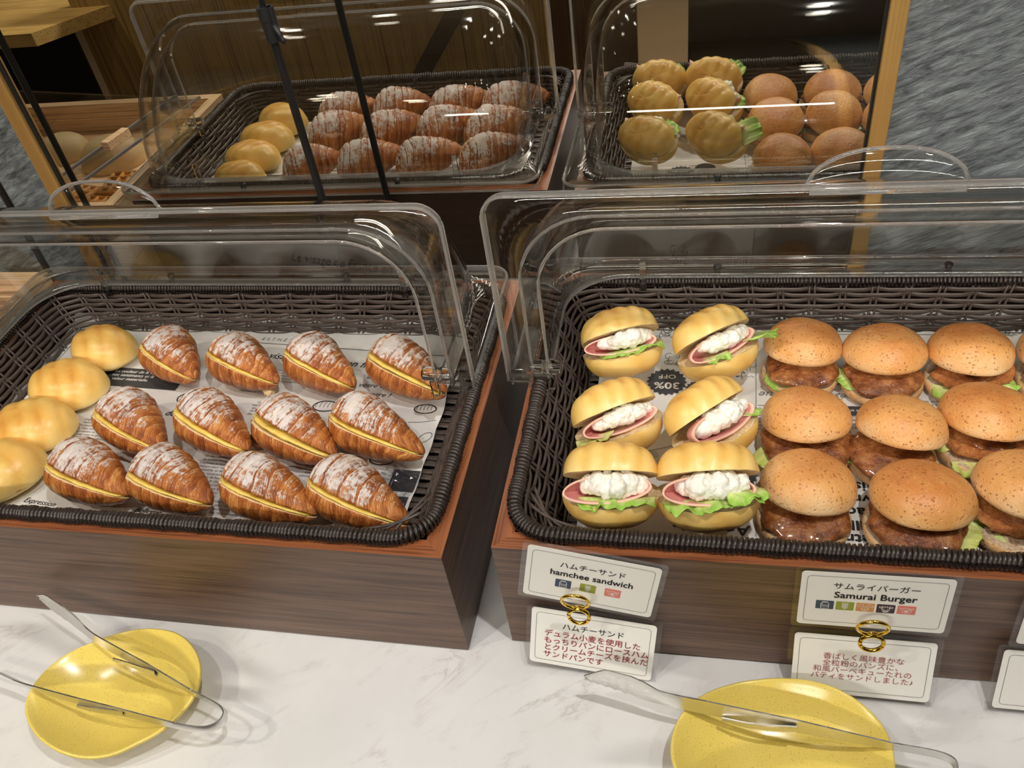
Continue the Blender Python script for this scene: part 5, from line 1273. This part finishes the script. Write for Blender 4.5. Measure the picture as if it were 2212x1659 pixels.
# ------------------------------------------------------------------ waffle tray (seen in the mirror)
ZT = 0.0165
m = MB(); m.box((TX - 0.295, 0.181, 0.052), (0.55, 0.33, 0.070)); tag(m.build('tray_riser', 'light_wood', None, smooth=False), 'pale wooden riser filling the waffle tray, under the waffles', 'riser')
ZT = 0.0872
def waffle(c, ang, seed, lab):
    t = None; n = 5; s = 0.088; h = 0.014; m = MB()
    m.box((0, 0, h * 0.5), (s * 0.96, s * 0.72, h * 0.45))
    for k in range(n + 1):
        x = -s * 0.46 + s * 0.92 * k / n
        m.tube([(x, -s * 0.36, h * 0.5), (x, s * 0.36, h * 0.5)], 0.0042, 8, rz=h * 0.5)
    for k in range(n):
        y = -s * 0.35 + s * 0.70 * k / (n - 1)
        m.tube([(-s * 0.48, y, h * 0.5), (s * 0.48, y, h * 0.5)], 0.0040, 8, rz=h * 0.5)
    o = m.build('waffle', 'waffle', None, loc=(c[0], c[1], ZT + c[2]), rot=(0, 0, math.radians(ang)))
    return tag(o, lab, 'waffle', 'waffles in the pale tray')
waffle((-0.680, 0.305, 0.0005), 8, 1, 'golden lattice waffle at the mirror end of the pale tray')
waffle((-0.672, 0.225, 0.0005), -6, 2, 'golden lattice waffle in the middle of the pale tray')
waffle((-0.765, 0.262, 0.0005), 14, 3, 'golden lattice waffle beside the pale buns in the tray')
def tray_bun(c, a, b, h, mat, lab, cat='bread roll', grp='pale buns in the waffle tray'):
    G, Br = roll_dome(a, b, h, 1.0, c[0] * 10, 0.02); m = MB(); m.grid(G, cv=True, brown=Br)
    F = np.array([[(p[0] * q, p[1] * q, 0.0) for p in G[0]] for q in (1, 0)]); m.grid(F, cv=True)
    o = m.build('bun', mat, None, loc=(c[0], c[1], ZT + 0.0003)); return tag(o, lab, cat, grp)
tray_bun((-0.755, 0.135), 0.055, 0.048, 0.042, 'pale_bun', 'largest pale round bun behind the waffles')
tray_bun((-0.850, 0.215), 0.050, 0.045, 0.036, 'pale_bun', 'pale round bun nearest the mirror frame reflection')
tray_bun((-0.870, 0.105), 0.046, 0.042, 0.036, 'pale_bun', 'pale round bun toward the front of the waffle tray')
tray_bun((-0.652, 0.145), 0.018, 0.060, 0.024, 'orange_bread', 'long orange brown bread along the side of the waffle tray', grp='orange breads in the waffle tray')
tray_bun((-0.652, 0.300), 0.016, 0.045, 0.022, 'orange_bread', 'short orange brown bread in the tray corner near the mirror', grp='orange breads in the waffle tray')
t = thing('tray_cover', 'flat clear acrylic cover with a wooden block handle over the waffle tray', 'food cover', (-0.70, 0.18, H + 0.0015), math.radians(11))
for x, wd, z in ((-0.20, 0.40, 0.0016), (0.010, 0.055, 0.0055)):
    m = MB(); m.box((x, 0.0, z), (wd, 0.335, 0.003)); m.build('acrylic_sheet', 'acrylic', t, smooth=False)
for x in (-0.016, 0.036):
    m = MB(); m.box((x, 0.0, 0.0055), (0.0035, 0.335, 0.0042)); m.build('edge_strip', 'ink_grey', t, smooth=False)
bevel_box('block_handle', 'light_wood', (0.008, 0.005, 0.0145), (0.014, 0.050, 0.014), t, 0.001)
